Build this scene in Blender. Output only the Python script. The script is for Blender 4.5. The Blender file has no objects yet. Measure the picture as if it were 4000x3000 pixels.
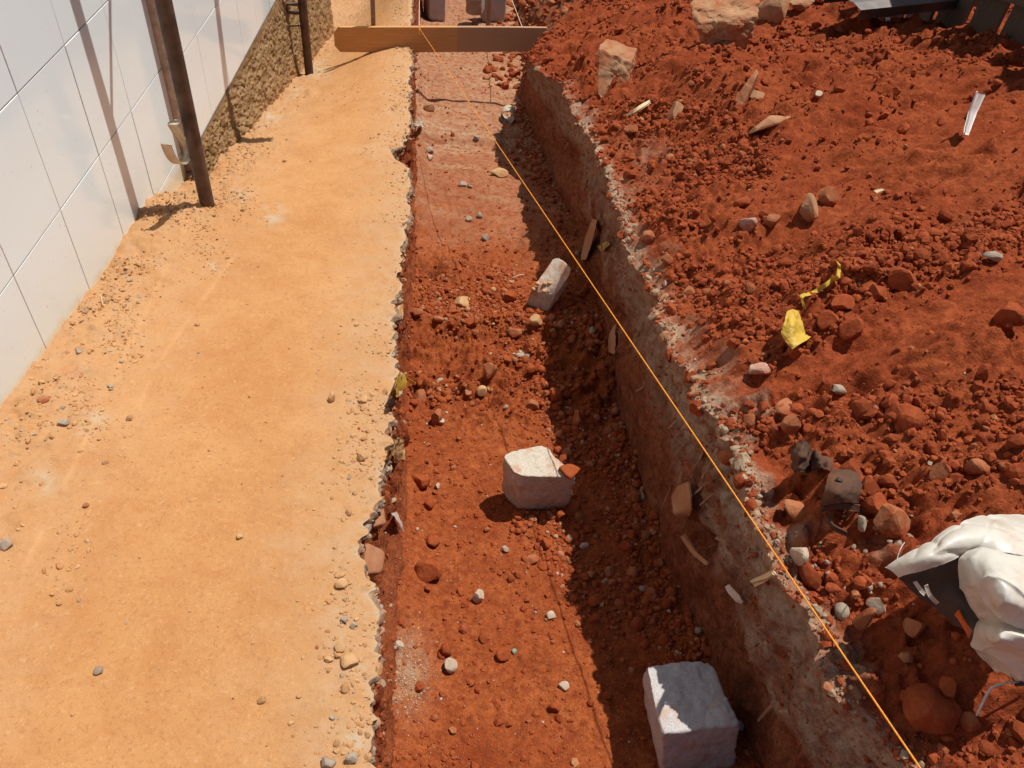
import bpy, bmesh, math, random
import numpy as np
from mathutils import Vector, Matrix

rng = np.random.default_rng(7)
random.seed(7)
SC = bpy.context.scene
COL = SC.collection

# ------------------------------------------------------------------ camera
F_PX, CAM_H = 3050.0, 1.6
Dn = np.array([-370, 3100, F_PX]); Dn = Dn / np.linalg.norm(Dn)
Fw = np.array([-100, -3013, F_PX]); Fw = Fw - Fw.dot(Dn) * Dn; Fw /= np.linalg.norm(Fw)
Zc = -Dn; Xc = np.cross(Fw, Zc)
CM = np.stack([Xc, Fw, Zc])            # camera (x right, y down, z forward) -> world
EYE = np.array([0, 0, CAM_H])
cd = bpy.data.cameras.new('camera'); cam = bpy.data.objects.new('camera', cd); COL.objects.link(cam)
R = Matrix(((CM[0, 0], -CM[0, 1], -CM[0, 2]), (CM[1, 0], -CM[1, 1], -CM[1, 2]), (CM[2, 0], -CM[2, 1], -CM[2, 2])))
cam.matrix_world = Matrix.Translation(Vector(EYE)) @ R.to_4x4()
cd.sensor_width = 36.0; cd.lens = 36.0 * F_PX / 4000.0
cd.clip_start = 0.02; cd.clip_end = 500
SC.camera = cam

# ------------------------------------------------------------------ light
AZ, EL = math.radians(33), math.radians(67)
SUN = np.array([math.cos(EL) * math.cos(AZ), math.cos(EL) * math.sin(AZ), math.sin(EL)])
w = bpy.data.worlds.new('World'); SC.world = w; w.use_nodes = True
nt = w.node_tree
sky = nt.nodes.new('ShaderNodeTexSky'); sky.sky_type = 'NISHITA'; sky.sun_disc = False
sky.sun_elevation = EL; sky.sun_rotation = math.radians(90) - AZ
sky.air_density = 1.0; sky.dust_density = 1.5
bg = nt.nodes['Background']; bg.inputs['Strength'].default_value = 0.068
nt.links.new(sky.outputs[0], bg.inputs[0])
ld = bpy.data.lights.new('sun', 'SUN'); ld.energy = 5.0; ld.angle = math.radians(0.55); ld.color = (1.0, 0.96, 0.89)
lo = bpy.data.objects.new('sun', ld); COL.objects.link(lo)
lo.rotation_euler = Vector(SUN).to_track_quat('Z', 'Y').to_euler(); lo.location = (4, 2, 8)
SC.view_settings.view_transform = 'Standard'; SC.view_settings.look = 'None'
SC.view_settings.gamma = 1.0; SC.view_settings.use_curve_mapping = False
SC.view_settings.exposure = 0.0

# ------------------------------------------------------------------ helpers
K = 4000 / 2212.0                       # measured picture units -> photo pixels
SLOPE = 0.12                            # the street falls away from the camera


def P(y):
    return -SLOPE * y


def ray(u, v):
    return CM @ np.array([(u * K - 2000) / F_PX, (v * K - 1500) / F_PX, 1.0])


def gk(u, v, off=0.0):
    r = ray(u, v); t = (off - CAM_H) / (r[2] + SLOPE * r[1])
    return EYE + t * r


def at_plane_x(u, v, x):
    r = ray(u, v); return EYE + r * (x / r[0])


def at_z(u, v, z):
    r = ray(u, v); return EYE + r * ((z - CAM_H) / r[2])


def at_depth(u, v, d):
    return EYE + ray(u, v) * d


def project(p):
    c = (p - EYE) @ CM
    d = c[..., 2]
    dd = np.where(d > 0.05, d, 1e9)
    U = (2000 + F_PX * c[..., 0] / dd) / K; V = (1500 + F_PX * c[..., 1] / dd) / K
    U = np.where(d > 0.05, U, -9999.0)
    return U, V, d


def _hash(ix, iy, iz, seed):
    h = (ix * 374761393 + iy * 668265263 + iz * 2147483647 + seed * 1274126177) & 0xFFFFFFFF
    h = ((h ^ (h >> 13)) * 1274126177) & 0xFFFFFFFF
    h = (h ^ (h >> 16)) & 0xFFFFFF
    return h / float(0x7FFFFF) - 1.0


def vn(p, freq, seed=0):
    q = np.asarray(p, dtype=np.float64) * freq
    i = np.floor(q).astype(np.int64); f = q - i
    u = f * f * f * (f * (f * 6 - 15) + 10)
    x, y, z = i[..., 0], i[..., 1], i[..., 2]
    ux, uy, uz = u[..., 0], u[..., 1], u[..., 2]
    out = 0
    for dz in (0, 1):
        a = _hash(x, y, z + dz, seed) * (1 - ux) + _hash(x + 1, y, z + dz, seed) * ux
        b = _hash(x, y + 1, z + dz, seed) * (1 - ux) + _hash(x + 1, y + 1, z + dz, seed) * ux
        c = a * (1 - uy) + b * uy
        out = out + c * ((1 - uz) if dz == 0 else uz)
    return out


def fbm(p, freq, octv=4, gain=0.5, seed=0):
    a, s, out = 1.0, 0.0, 0
    for k in range(octv):
        out = out + a * vn(p, freq * 2.03 ** k, seed + k * 17); s += a; a *= gain
    return out / s


def sstep(a, b, x):
    t = np.clip((x - a) / (b - a), 0, 1); return t * t * (3 - 2 * t)


def link(o, parent=None):
    COL.objects.link(o)
    if parent is not None:
        o.parent = parent
    return o


def tag(o, label=None, cat=None, group=None, kind=None):
    if label: o['label'] = label
    if cat: o['category'] = cat
    if group: o['group'] = group
    if kind: o['kind'] = kind
    return o


def mesh_np(name, V, Fq, mat=None, smooth=True, attrs=None):
    """V n x 3, Fq m x k (all faces of k corners)"""
    V = np.ascontiguousarray(V, dtype=np.float32); Fq = np.ascontiguousarray(Fq, dtype=np.int32)
    me = bpy.data.meshes.new(name)
    m, k = Fq.shape
    me.vertices.add(len(V)); me.vertices.foreach_set('co', V.ravel())
    me.loops.add(m * k); me.loops.foreach_set('vertex_index', Fq.ravel())
    me.polygons.add(m)
    me.polygons.foreach_set('loop_start', np.arange(0, m * k, k, dtype=np.int32))
    me.polygons.foreach_set('use_smooth', np.full(m, smooth))
    me.update(calc_edges=True)
    if attrs:
        for an, av in attrs.items():
            at = me.attributes.new(an, 'FLOAT', 'POINT'); at.data.foreach_set('value', np.ascontiguousarray(av, dtype=np.float32).ravel())
    if mat: me.materials.append(mat)
    return me


def ob(name, me, parent=None, loc=None):
    o = bpy.data.objects.new(name, me)
    if loc is not None: o.location = Vector(loc)
    return link(o, parent)


def empty(name, loc):
    o = bpy.data.objects.new(name, None); o.empty_display_size = 0.05
    o.location = Vector(loc); return link(o)


def child(name, me, root):
    """world-space mesh parented under a root that only has a location"""
    o = bpy.data.objects.new(name, me); link(o, root)
    o.location = -Vector(root.location); return o


def grid_faces(nr, nc):
    i = np.arange((nr - 1) * (nc - 1)); r = i // (nc - 1); c = i % (nc - 1)
    a = r * nc + c
    return np.stack([a, a + 1, a + nc + 1, a + nc], 1)


def recenter(V):
    V = np.asarray(V, float); c = V.mean(0).copy(); c[2] = V[:, 2].min(); return V - c, c


# ------------------------------------------------------------------ materials
def new_mat(name):
    m = bpy.data.materials.new(name); m.use_nodes = True
    return m, m.node_tree, m.node_tree.nodes['Principled BSDF']


def N(nt, t, **kw):
    n = nt.nodes.new(t)
    for k, v in kw.items():
        setattr(n, k, v)
    return n


def noise(nt, co, scale, detail=4, rough=0.55, dist=0.0):
    n = N(nt, 'ShaderNodeTexNoise'); n.inputs['Scale'].default_value = scale
    n.inputs['Detail'].default_value = detail; n.inputs['Roughness'].default_value = rough
    n.inputs['Distortion'].default_value = dist
    nt.links.new(co, n.inputs['Vector']); return n.outputs['Fac']


def ramp(nt, fac, stops):
    n = N(nt, 'ShaderNodeValToRGB'); cr = n.color_ramp
    while len(cr.elements) < len(stops): cr.elements.new(0.5)
    for e, (p, c) in zip(cr.elements, stops):
        e.position = p; e.color = (*c, 1) if not isinstance(c, (int, float)) else (c, c, c, 1)
    nt.links.new(fac, n.inputs[0]); return n.outputs['Color']


def mixc(nt, fac, a, b, mode='MIX'):
    n = N(nt, 'ShaderNodeMix', data_type='RGBA', blend_type=mode)
    for s, v in ((n.inputs[0], fac), (n.inputs[6], a), (n.inputs[7], b)):
        if isinstance(v, (int, float)): s.default_value = v
        elif isinstance(v, tuple): s.default_value = (*v, 1)
        else: nt.links.new(v, s)
    return n.outputs[2]


def mth(nt, op, a, b=0.0):
    n = N(nt, 'ShaderNodeMath', operation=op)
    for s, v in ((n.inputs[0], a), (n.inputs[1], b)):
        if isinstance(v, (int, float)): s.default_value = v
        else: nt.links.new(v, s)
    return n.outputs[0]


def attr(nt, name):
    n = N(nt, 'ShaderNodeAttribute'); n.attribute_name = name; return n.outputs['Fac']


def bump(nt, bsdf, layers):
    prev = None
    for h, dist, stren in layers:
        b = N(nt, 'ShaderNodeBump'); b.inputs['Distance'].default_value = dist; b.inputs['Strength'].default_value = stren
        nt.links.new(h, b.inputs['Height'])
        if prev is not None: nt.links.new(prev, b.inputs['Normal'])
        prev = b.outputs['Normal']
    nt.links.new(prev, bsdf.inputs['Normal'])


def coords(nt, obj=False):
    return N(nt, 'ShaderNodeTexCoord').outputs['Object'] if obj else N(nt, 'ShaderNodeNewGeometry').outputs['Position']


RED_A, RED_B, RED_D = (0.260, 0.050, 0.0175), (0.355, 0.089, 0.031), (0.175, 0.034, 0.013)


def soil_mat(name, a, b, d, crust_col=None, speck=(0.5, 0.35, 0.25), speck_amt=0.5, bump_s=1.0):
    m, t, bs = new_mat(name); co = coords(t)
    n1 = noise(t, co, 3.0, 5, 0.6); n2 = noise(t, co, 38, 4, 0.6); n3 = noise(t, co, 260, 3, 0.6)
    c = ramp(t, n1, [(0.3, a), (0.7, b)])
    c = mixc(t, ramp(t, n2, [(0.35, 0.75), (0.6, 0.0)]), c, d)
    c = mixc(t, ramp(t, noise(t, co, 110, 3, 0.7), [(0.36, 0.7), (0.50, 0.0)]), c, d)
    c = mixc(t, ramp(t, noise(t, co, 14, 4, 0.65), [(0.58, 0.0), (0.78, 0.55)]), c, tuple(min(1, x * 1.25) for x in b))
    c = mixc(t, mth(t, 'MULTIPLY', ramp(t, n3, [(0.62, 0.0), (0.74, 1.0)]), speck_amt), c, speck)
    if crust_col is not None:
        cc = ramp(t, noise(t, co, 55, 4, 0.65), [(0.3, tuple(x * 0.72 for x in crust_col)), (0.7, crust_col)])
        fac = mth(t, 'MULTIPLY', attr(t, 'crust'), ramp(t, noise(t, co, 24, 4, 0.7), [(0.34, 0.15), (0.56, 1.0)]))
        c = mixc(t, fac, c, cc)
    t.links.new(c, bs.inputs['Base Color']); bs.inputs['Roughness'].default_value = 0.95
    bs.inputs['Specular IOR Level'].default_value = 0.04
    bump(t, bs, [(noise(t, co, 70, 4, 0.65), 0.008 * bump_s, 0.9), (noise(t, co, 260, 3, 0.65), 0.0028 * bump_s, 0.9)])
    return m


M_HEAP = soil_mat('red_soil', RED_A, RED_B, RED_D, (0.44, 0.31, 0.21), (0.40, 0.2, 0.12), 0.35)
M_FLOOR = soil_mat('trench_floor_soil', (0.265, 0.056, 0.0165), (0.40, 0.112, 0.033), (0.185, 0.036, 0.012), (0.47, 0.285, 0.17), (0.6, 0.42, 0.30), 0.55, 1.1)
M_CUT = soil_mat('cut_earth', (0.265, 0.072, 0.030), (0.40, 0.155, 0.072), (0.155, 0.044, 0.021), (0.54, 0.40, 0.28), (0.45, 0.30, 0.20), 0.6, 2.0)


M_CUTL = soil_mat('sunlit_cut_earth', (0.27, 0.062, 0.022), (0.35, 0.105, 0.040), (0.18, 0.045, 0.018), (0.42, 0.31, 0.21), (0.5, 0.3, 0.2), 0.5, 1.2)


def path_mat():
    m, t, bs = new_mat('trodden_sandy_earth'); co = coords(t)
    n1 = noise(t, co, 1.6, 5, 0.6); n2 = noise(t, co, 9, 5, 0.65, 0.4); n3 = noise(t, co, 240, 3, 0.6)
    c = ramp(t, n1, [(0.3, (0.45, 0.215, 0.080)), (0.72, (0.53, 0.280, 0.118))])
    c = mixc(t, ramp(t, n2, [(0.34, 0.45), (0.56, 0.0)]), c, (0.40, 0.168, 0.058))
    c = mixc(t, ramp(t, noise(t, co, 85, 4, 0.75), [(0.34, 0.6), (0.48, 0.0)]), c, (0.36, 0.150, 0.055))
    c = mixc(t, ramp(t, noise(t, co, 60, 4, 0.75), [(0.56, 0.0), (0.72, 0.55)]), c, (0.60, 0.36, 0.18))
    c = mixc(t, ramp(t, n2, [(0.60, 0.0), (0.78, 0.3)]), c, (0.58, 0.330, 0.155))
    pale = ramp(t, noise(t, co, 13, 5, 0.7), [(0.35, 0.25), (0.6, 0.95)])
    c = mixc(t, mth(t, 'MULTIPLY', attr(t, 'crust'), pale), c, (0.47, 0.285, 0.155))
    c = mixc(t, attr(t, 'grey'), c, (0.47, 0.385, 0.27))
    c = mixc(t, attr(t, 'red'), c, (0.47, 0.125, 0.040))
    c = mixc(t, attr(t, 'streak'), c, (0.60, 0.33, 0.15))
    c = mixc(t, mth(t, 'MULTIPLY', ramp(t, n3, [(0.66, 0.0), (0.76, 1.0)]), 0.4), c, (0.68, 0.46, 0.28))
    c = mixc(t, mth(t, 'MULTIPLY', ramp(t, n3, [(0.25, 1.0), (0.36, 0.0)]), 0.35), c, (0.30, 0.13, 0.05))
    t.links.new(c, bs.inputs['Base Color']); bs.inputs['Roughness'].default_value = 0.95
    bs.inputs['Specular IOR Level'].default_value = 0.05
    bump(t, bs, [(noise(t, co, 60, 5, 0.7), 0.005, 0.6), (noise(t, co, 240, 4, 0.7), 0.0020, 0.8)])
    return m


M_PATH = path_mat()


def stone_mat(name, a, b, dirt=RED_A, dirt_amt=0.5, scale=60, rough=0.9, sp=None, obj=True, spec=0.08):
    m, t, bs = new_mat(name); co = coords(t, obj)
    c = ramp(t, noise(t, co, scale, 5, 0.65), [(0.3, a), (0.7, b)])
    if sp is not None:
        c = mixc(t, ramp(t, noise(t, co, scale * 5, 2, 0.5), [(0.58, 0.0), (0.68, 0.85)]), c, sp)
        c = mixc(t, ramp(t, noise(t, co, scale * 4.1, 2, 0.5), [(0.30, 0.7), (0.40, 0.0)]), c, tuple(x * 0.45 for x in a))
    if dirt_amt > 0:
        k = 0.62 - 0.25 * dirt_amt
        c = mixc(t, ramp(t, noise(t, co, scale * 0.22, 4, 0.7), [(k - 0.08, 0.0), (k + 0.12, 0.9)]), c, dirt)
    t.links.new(c, bs.inputs['Base Color']); bs.inputs['Roughness'].default_value = rough
    bs.inputs['Specular IOR Level'].default_value = spec
    bump(t, bs, [(noise(t, co, scale * 1.2, 5, 0.7), 0.004, 0.6), (noise(t, co, scale * 5, 3, 0.6), 0.001, 0.6)])
    return m


M_CLOD = stone_mat('soil_clod', RED_A, RED_B, RED_D, 0.3, 70)
M_CLODF = stone_mat('floor_clod', (0.25, 0.050, 0.015), (0.36, 0.095, 0.030), RED_A, 0.4, 70)
M_DUSTY = stone_mat('dusty_stone', (0.33, 0.125, 0.055), (0.44, 0.20, 0.095), RED_A, 0.6, 45)
M_BROWN = stone_mat('brown_rock', (0.32, 0.17, 0.09), (0.45, 0.27, 0.15), (0.36, 0.11, 0.045), 0.45, 22)
M_PALE = stone_mat('pale_stone', (0.40, 0.31, 0.225), (0.54, 0.45, 0.35), (0.38, 0.15, 0.07), 0.35, 50)
M_GREY = stone_mat('grey_stone', (0.28, 0.22, 0.165), (0.40, 0.33, 0.255), (0.36, 0.17, 0.09), 0.25, 60)
M_TAN = stone_mat('sandy_pebble', (0.46, 0.25, 0.11), (0.56, 0.36, 0.19), (0.40, 0.17, 0.06), 0.3, 60)
M_PATHGRIT = stone_mat('path_grit_stone', (0.44, 0.225, 0.095), (0.55, 0.33, 0.165), (0.40, 0.17, 0.06), 0.2, 60)
M_REDWHITE = stone_mat('plastered_stone', (0.42, 0.34, 0.27), (0.53, 0.45, 0.37), (0.34, 0.10, 0.045), 0.8, 40)
M_GRANITE = stone_mat('granite', (0.43, 0.36, 0.285), (0.53, 0.46, 0.37), (0.42, 0.17, 0.08), 0.12, 60, 0.75, (0.70, 0.66, 0.60))
M_GRANITE2 = stone_mat('dark_granite', (0.40, 0.37, 0.36), (0.50, 0.47, 0.45), (0.45, 0.25, 0.15), 0.05, 60, 0.8, (0.58, 0.56, 0.54))
M_GRANITE3 = stone_mat('muddy_granite', (0.46, 0.38, 0.31), (0.56, 0.49, 0.41), (0.46, 0.17, 0.07), 0.4, 55, 0.8, (0.68, 0.63, 0.57))
M_TILEBRICK = stone_mat('terracotta', (0.30, 0.12, 0.06), (0.40, 0.18, 0.09), (0.34, 0.20, 0.12), 0.3, 40)
M_CONC = stone_mat('cement', (0.29, 0.205, 0.13), (0.41, 0.305, 0.205), (0.34, 0.14, 0.06), 0.4, 40)


def plain(name, col, rough=0.6, metal=0.0, var=0.15, scale=30, obj=True, bumpd=0.001, spec=0.4):
    m, t, bs = new_mat(name); co = coords(t, obj)
    n = noise(t, co, scale, 4, 0.6)
    c = ramp(t, n, [(0.3, tuple(x * (1 - var) for x in col)), (0.7, tuple(min(1, x * (1 + var)) for x in col))])
    t.links.new(c, bs.inputs['Base Color']); bs.inputs['Roughness'].default_value = rough
    bs.inputs['Metallic'].default_value = metal; bs.inputs['Specular IOR Level'].default_value = spec
    bump(t, bs, [(noise(t, co, scale * 3, 4, 0.6), bumpd, 0.6)])
    return m


def tile_mat():
    m, t, bs = new_mat('white_glazed_tile'); co = coords(t)
    n1 = noise(t, co, 1.2, 3, 0.5)
    c = ramp(t, n1, [(0.3, (0.77, 0.86, 0.88)), (0.7, (0.81, 0.90, 0.92))])
    geo = N(t, 'ShaderNodeSeparateXYZ'); t.links.new(co, geo.inputs[0])
    h = mth(t, 'ADD', geo.outputs[2], mth(t, 'MULTIPLY', geo.outputs[1], SLOPE))      # height above the path
    hh = mth(t, 'ADD', h, mth(t, 'MULTIPLY', mth(t, 'SUBTRACT', noise(t, co, 9, 4, 0.6), 0.5), 0.10))
    c = mixc(t, ramp(t, hh, [(0.0, 0.75), (0.035, 0.25), (0.30, 0.0)]), c, (0.70, 0.58, 0.33))
    c = mixc(t, ramp(t, noise(t, co, 55, 2, 0.5), [(0.70, 0.0), (0.76, 0.6)]), c, (0.60, 0.50, 0.36))
    t.links.new(c, bs.inputs['Base Color']); bs.inputs['Roughness'].default_value = 0.10
    bs.inputs['Specular IOR Level'].default_value = 0.5
    bump(t, bs, [(noise(t, co, 5, 2, 0.5), 0.002, 0.12)])
    return m


M_TILE = tile_mat()
M_GROUT = plain('dirty_grout', (0.36, 0.25, 0.18), 0.9, var=0.3)


def plinth_mat():
    m, t, bs = new_mat('rough_render'); co = coords(t)
    c = ramp(t, noise(t, co, 7, 5, 0.65), [(0.3, (0.26, 0.155, 0.070)), (0.7, (0.40, 0.255, 0.125))])
    c = mixc(t, ramp(t, noise(t, co, 45, 4, 0.7), [(0.3, 0.8), (0.5, 0.0)]), c, (0.19, 0.11, 0.05))
    c = mixc(t, ramp(t, noise(t, co, 30, 4, 0.7), [(0.6, 0.0), (0.75, 0.6)]), c, (0.46, 0.36, 0.22))
    c = mixc(t, attr(t, 'crust'), c, (0.44, 0.21, 0.085))
    t.links.new(c, bs.inputs['Base Color']); bs.inputs['Roughness'].default_value = 0.95
    bs.inputs['Specular IOR Level'].default_value = 0.1
    bump(t, bs, [(noise(t, co, 60, 5, 0.7), 0.012, 0.9)])
    return m


M_PLINTH = plinth_mat()
M_RETURN = plain('chipped_tile_edge', (0.52, 0.40, 0.31), 0.8, 0, 0.35, 25)
M_PIPE = plain('rusty_steel', (0.105, 0.062, 0.042), 0.62, 0.25, 0.45, 14)
M_BAR = plain('rusted_flat_bar', (0.36, 0.22, 0.13), 0.8, 0.0, 0.35, 25)
M_STRAP = plain('zinc_strap', (0.55, 0.45, 0.33), 0.5, 0.4, 0.15, 25)
M_DARK = plain('black_rubber', (0.035, 0.028, 0.025), 0.7, 0, 0.4, 40)


def wood_mat(name, a, b, axis=(1, 12, 12), end_tone=None):
    m, t, bs = new_mat(name); co = coords(t, True)
    mp = N(t, 'ShaderNodeMapping'); mp.inputs['Scale'].default_value = axis; t.links.new(co, mp.inputs[0])
    c = ramp(t, noise(t, mp.outputs[0], 6, 5, 0.65, 0.6), [(0.3, a), (0.7, b)])
    if end_tone is not None:
        sep = N(t, 'ShaderNodeSeparateXYZ'); t.links.new(co, sep.inputs[0])
        c = mixc(t, ramp(t, mth(t, 'ADD', sep.outputs[0], mth(t, 'MULTIPLY', noise(t, co, 8, 3), 0.04)), [(end_tone[0], 0.0), (end_tone[0] + 0.02, 0.8)]), c, end_tone[1])
    t.links.new(c, bs.inputs['Base Color']); bs.inputs['Roughness'].default_value = 0.8
    bump(t, bs, [(noise(t, mp.outputs[0], 14, 4, 0.6), 0.002, 0.6)])
    return m


M_PLANK = wood_mat('planed_timber', (0.50, 0.235, 0.075), (0.62, 0.32, 0.12), (1, 12, 12), (0.10, (0.40, 0.235, 0.15)))  # board turns duller brown past one point along its length
M_STICK = wood_mat('weathered_stick', (0.22, 0.12, 0.065), (0.34, 0.20, 0.11))
M_LATH = wood_mat('pale_split_wood', (0.55, 0.40, 0.22), (0.68, 0.52, 0.31))
M_FENCE = wood_mat('dark_board', (0.08, 0.05, 0.03), (0.14, 0.09, 0.055), (12, 12, 1))


def line_mat(name, col):
    m, t, bs = new_mat(name); bs.inputs['Roughness'].default_value = 0.5
    co = coords(t)
    c = ramp(t, noise(t, co, 300, 2, 0.5), [(0.35, tuple(x * 0.65 for x in col)), (0.6, col)])
    t.links.new(c, bs.inputs['Base Color']); return m


M_ORANGE = line_mat('orange_nylon', (0.95, 0.33, 0.02))
M_WHITEL = line_mat('pale_nylon', (0.80, 0.68, 0.50))
M_WIRE = line_mat('white_wire', (0.62, 0.60, 0.56))


def sheet_mat(name, col, rough=0.4, trans=0.25, dirt=None, weave=0, dirt_amt=0.4):
    m, t, bs = new_mat(name); co = coords(t, False)
    c = ramp(t, noise(t, co, 18, 4, 0.6), [(0.3, tuple(x * 0.88 for x in col)), (0.7, col)])
    if dirt is not None:
        c = mixc(t, ramp(t, noise(t, co, 11, 5, 0.7), [(0.52, 0.0), (0.75, dirt_amt)]), c, dirt)
    t.links.new(c, bs.inputs['Base Color']); bs.inputs['Roughness'].default_value = rough
    ls = [(noise(t, co, 60, 3, 0.6), 0.002, 0.4)]
    if weave:
        for rot in (0.5, 0.5 + math.pi / 2):
            mp = N(t, 'ShaderNodeMapping'); mp.inputs['Rotation'].default_value = (0, 0, rot); t.links.new(co, mp.inputs[0])
            wv = N(t, 'ShaderNodeTexWave'); wv.inputs['Scale'].default_value = weave; wv.inputs['Distortion'].default_value = 0.6
            t.links.new(mp.outputs[0], wv.inputs['Vector']); ls.append((wv.outputs['Fac'], 0.0006, 0.35))
    bump(t, bs, ls)
    if trans > 0:
        tr = N(t, 'ShaderNodeBsdfTranslucent'); t.links.new(c, tr.inputs['Color'])
        mx = N(t, 'ShaderNodeMixShader'); mx.inputs[0].default_value = trans
        out = t.nodes['Material Output']
        t.links.new(bs.outputs[0], mx.inputs[1]); t.links.new(tr.outputs[0], mx.inputs[2]); t.links.new(mx.outputs[0], out.inputs[0])
    return m


M_SACK = sheet_mat('woven_polypropylene', (0.74, 0.70, 0.61), 0.38, 0.15, (0.50, 0.31, 0.17), 0, 0.6)
M_PRINT = sheet_mat('black_print', (0.070, 0.054, 0.042), 0.6, 0.0, (0.18, 0.095, 0.05), 0)
M_OPRINT = sheet_mat('orange_print', (0.70, 0.13, 0.03), 0.5, 0.1)
M_YELLOW = sheet_mat('yellow_plastic', (0.74, 0.50, 0.065), 0.6, 0.25, (0.45, 0.20, 0.05))
M_PAPER = sheet_mat('pale_plastic', (0.75, 0.68, 0.60), 0.4, 0.2, (0.5, 0.25, 0.15))
M_WHITEP = sheet_mat('white_paint', (0.86, 0.85, 0.82), 0.85, 0.0, (0.5, 0.25, 0.15))
M_TANS = sheet_mat('tan_shred', (0.50, 0.26, 0.13), 0.6, 0.1, (0.28, 0.10, 0.05))
M_OLIVE = sheet_mat('olive_yellow_plastic', (0.46, 0.38, 0.10), 0.5, 0.15, (0.4, 0.2, 0.08))
M_RAG = sheet_mat('dusty_rubber', (0.105, 0.058, 0.040), 0.9, 0.0, (0.21, 0.070, 0.033), 0, 0.9)
M_RAG.node_tree.nodes['Principled BSDF'].inputs['Specular IOR Level'].default_value = 0.08
M_LEAF = sheet_mat('dry_leaf', (0.50, 0.30, 0.12), 0.7, 0.1, (0.35, 0.16, 0.06))
M_METAL = plain('galvanised_sheet', (0.20, 0.18, 0.17), 0.45, 0.6, 0.2, 12)
M_PVC = plain('grey_pipe_plastic', (0.52, 0.42, 0.30), 0.55, 0, 0.12, 20)
M_TERRAIN = soil_mat('far_ground', RED_A, RED_B, RED_D, None)
M_WEED = plain('green_pebble', (0.20, 0.26, 0.18), 0.6)

# ------------------------------------------------------------------ ground strip
def hr(y):
    return np.interp(y, [0.3, 0.8, 1.15, 1.6, 2.2, 3.2, 5.3, 9], [0.12, 0.22, 0.32, 0.34, 0.26, 0.26, 0.16, 0.12])


LL = [(888, 0), (888, 130), (885, 180), (886, 250), (878, 300), (850, 322), (846, 338), (884, 362), (882, 420), (876, 500), (870, 560), (862, 620),
      (848, 662), (846, 690), (856, 740), (855, 800), (849, 850), (845, 900), (839, 950), (832, 1000), (825, 1040), (822, 1075), (800, 1102),
      (784, 1140), (778, 1170), (785, 1205), (788, 1250), (795, 1290), (804, 1315), (808, 1350), (804, 1400), (808, 1480), (812, 1540), (806, 1600), (808, 1659)]
FL = [(889, 0), (890, 130), (890, 400), (889, 520), (884, 600), (880, 700), (872, 780), (868, 850), (864, 930), (862, 1000), (866, 1080), (856, 1160), (856, 1240), (842, 1300), (836, 1400), (834, 1659)]
FR = [(1105, 120), (1115, 200), (1160, 300), (1200, 400), (1240, 520), (1295, 700), (1330, 850), (1368, 1000), (1400, 1120), (1440, 1230), (1530, 1420), (1640, 1659)]
TR = [(1250, 5), (1195, 68), (1155, 96), (1138, 122), (1150, 140), (1170, 160), (1215, 180), (1222, 215), (1255, 262), (1285, 330), (1330, 430), (1372, 540), (1410, 640), (1440, 730), (1490, 790), (1500, 860),
      (1560, 940), (1610, 1030), (1635, 1110), (1680, 1240), (1735, 1330), (1760, 1425), (1850, 1540), (1955, 1659)]


def curve_xy(px, off):  # measured outline -> x as a function of y
    out = []
    for u, v in px:
        p = gk(u, v, 0.1)
        for _ in range(8):
            p = gk(u, v, float(off(p[1])))
        out.append(p[:2])
    a = np.array(out); a = a[np.argsort(a[:, 1])]; return a[:, 1], a[:, 0]


FD = 0.42
cl, cfl, cfr, ctr = (curve_xy(LL, lambda y: 0.0), curve_xy(FL, lambda y: -FD), curve_xy(FR, lambda y: -FD), curve_xy(TR, hr))
ys = [-1.2]
while ys[-1] < 14:
    y = ys[-1]
    ys.append(y + (0.03 if y < 0.35 else max(0.0048, 0.0042 * y)))
ys = np.array(ys); NR = len(ys)
WX = -1.33                                  # tile face of the white wall


def jag(y, fr, amp, seed, o=3):
    p = np.stack([y, y * 0 + 3.3, y * 0 + seed], -1); return fbm(p, fr, o, 0.6, seed) * amp


jmask = np.clip(1.15 - ys / 9, 0.5, 1)
XL = np.interp(ys, *cl) + (jag(ys, 7, 0.034, 2, 4) + jag(ys, 30, 0.026, 3)) * jmask
XFL = np.interp(ys, *cfl) + jag(ys, 9, 0.012, 4)
XFR = np.interp(ys, *cfr) + jag(ys, 7, 0.020, 5)
XR = np.interp(ys, *ctr) + jag(ys, 16, 0.036, 6, 4) + jag(ys, 5, 0.040, 8, 3) * np.clip(ys / 2.5, 0.3, 1)
far = sstep(5.9, 7.0, ys)
XFR = XFR * (1 - far) + 0.50 * far; 
XFL = np.maximum(XFL + 0.022, XL + 0.030)
XR = np.maximum(XR, XFR - 0.12)

NA, NB, NCf, ND, NE = 215, 34, 165, 84, 320
NT = NA + NB + NCf + ND + NE
G = np.zeros((NR, NT, 3)); G[:, :, 1] = ys[:, None]
Y = ys[:, None]
# A path
sa = np.linspace(0, 1, NA); sa = 1 - (1 - sa) ** 1.15
G[:, :NA, 0] = -1.62 + (XL[:, None] + 1.62) * sa
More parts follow.
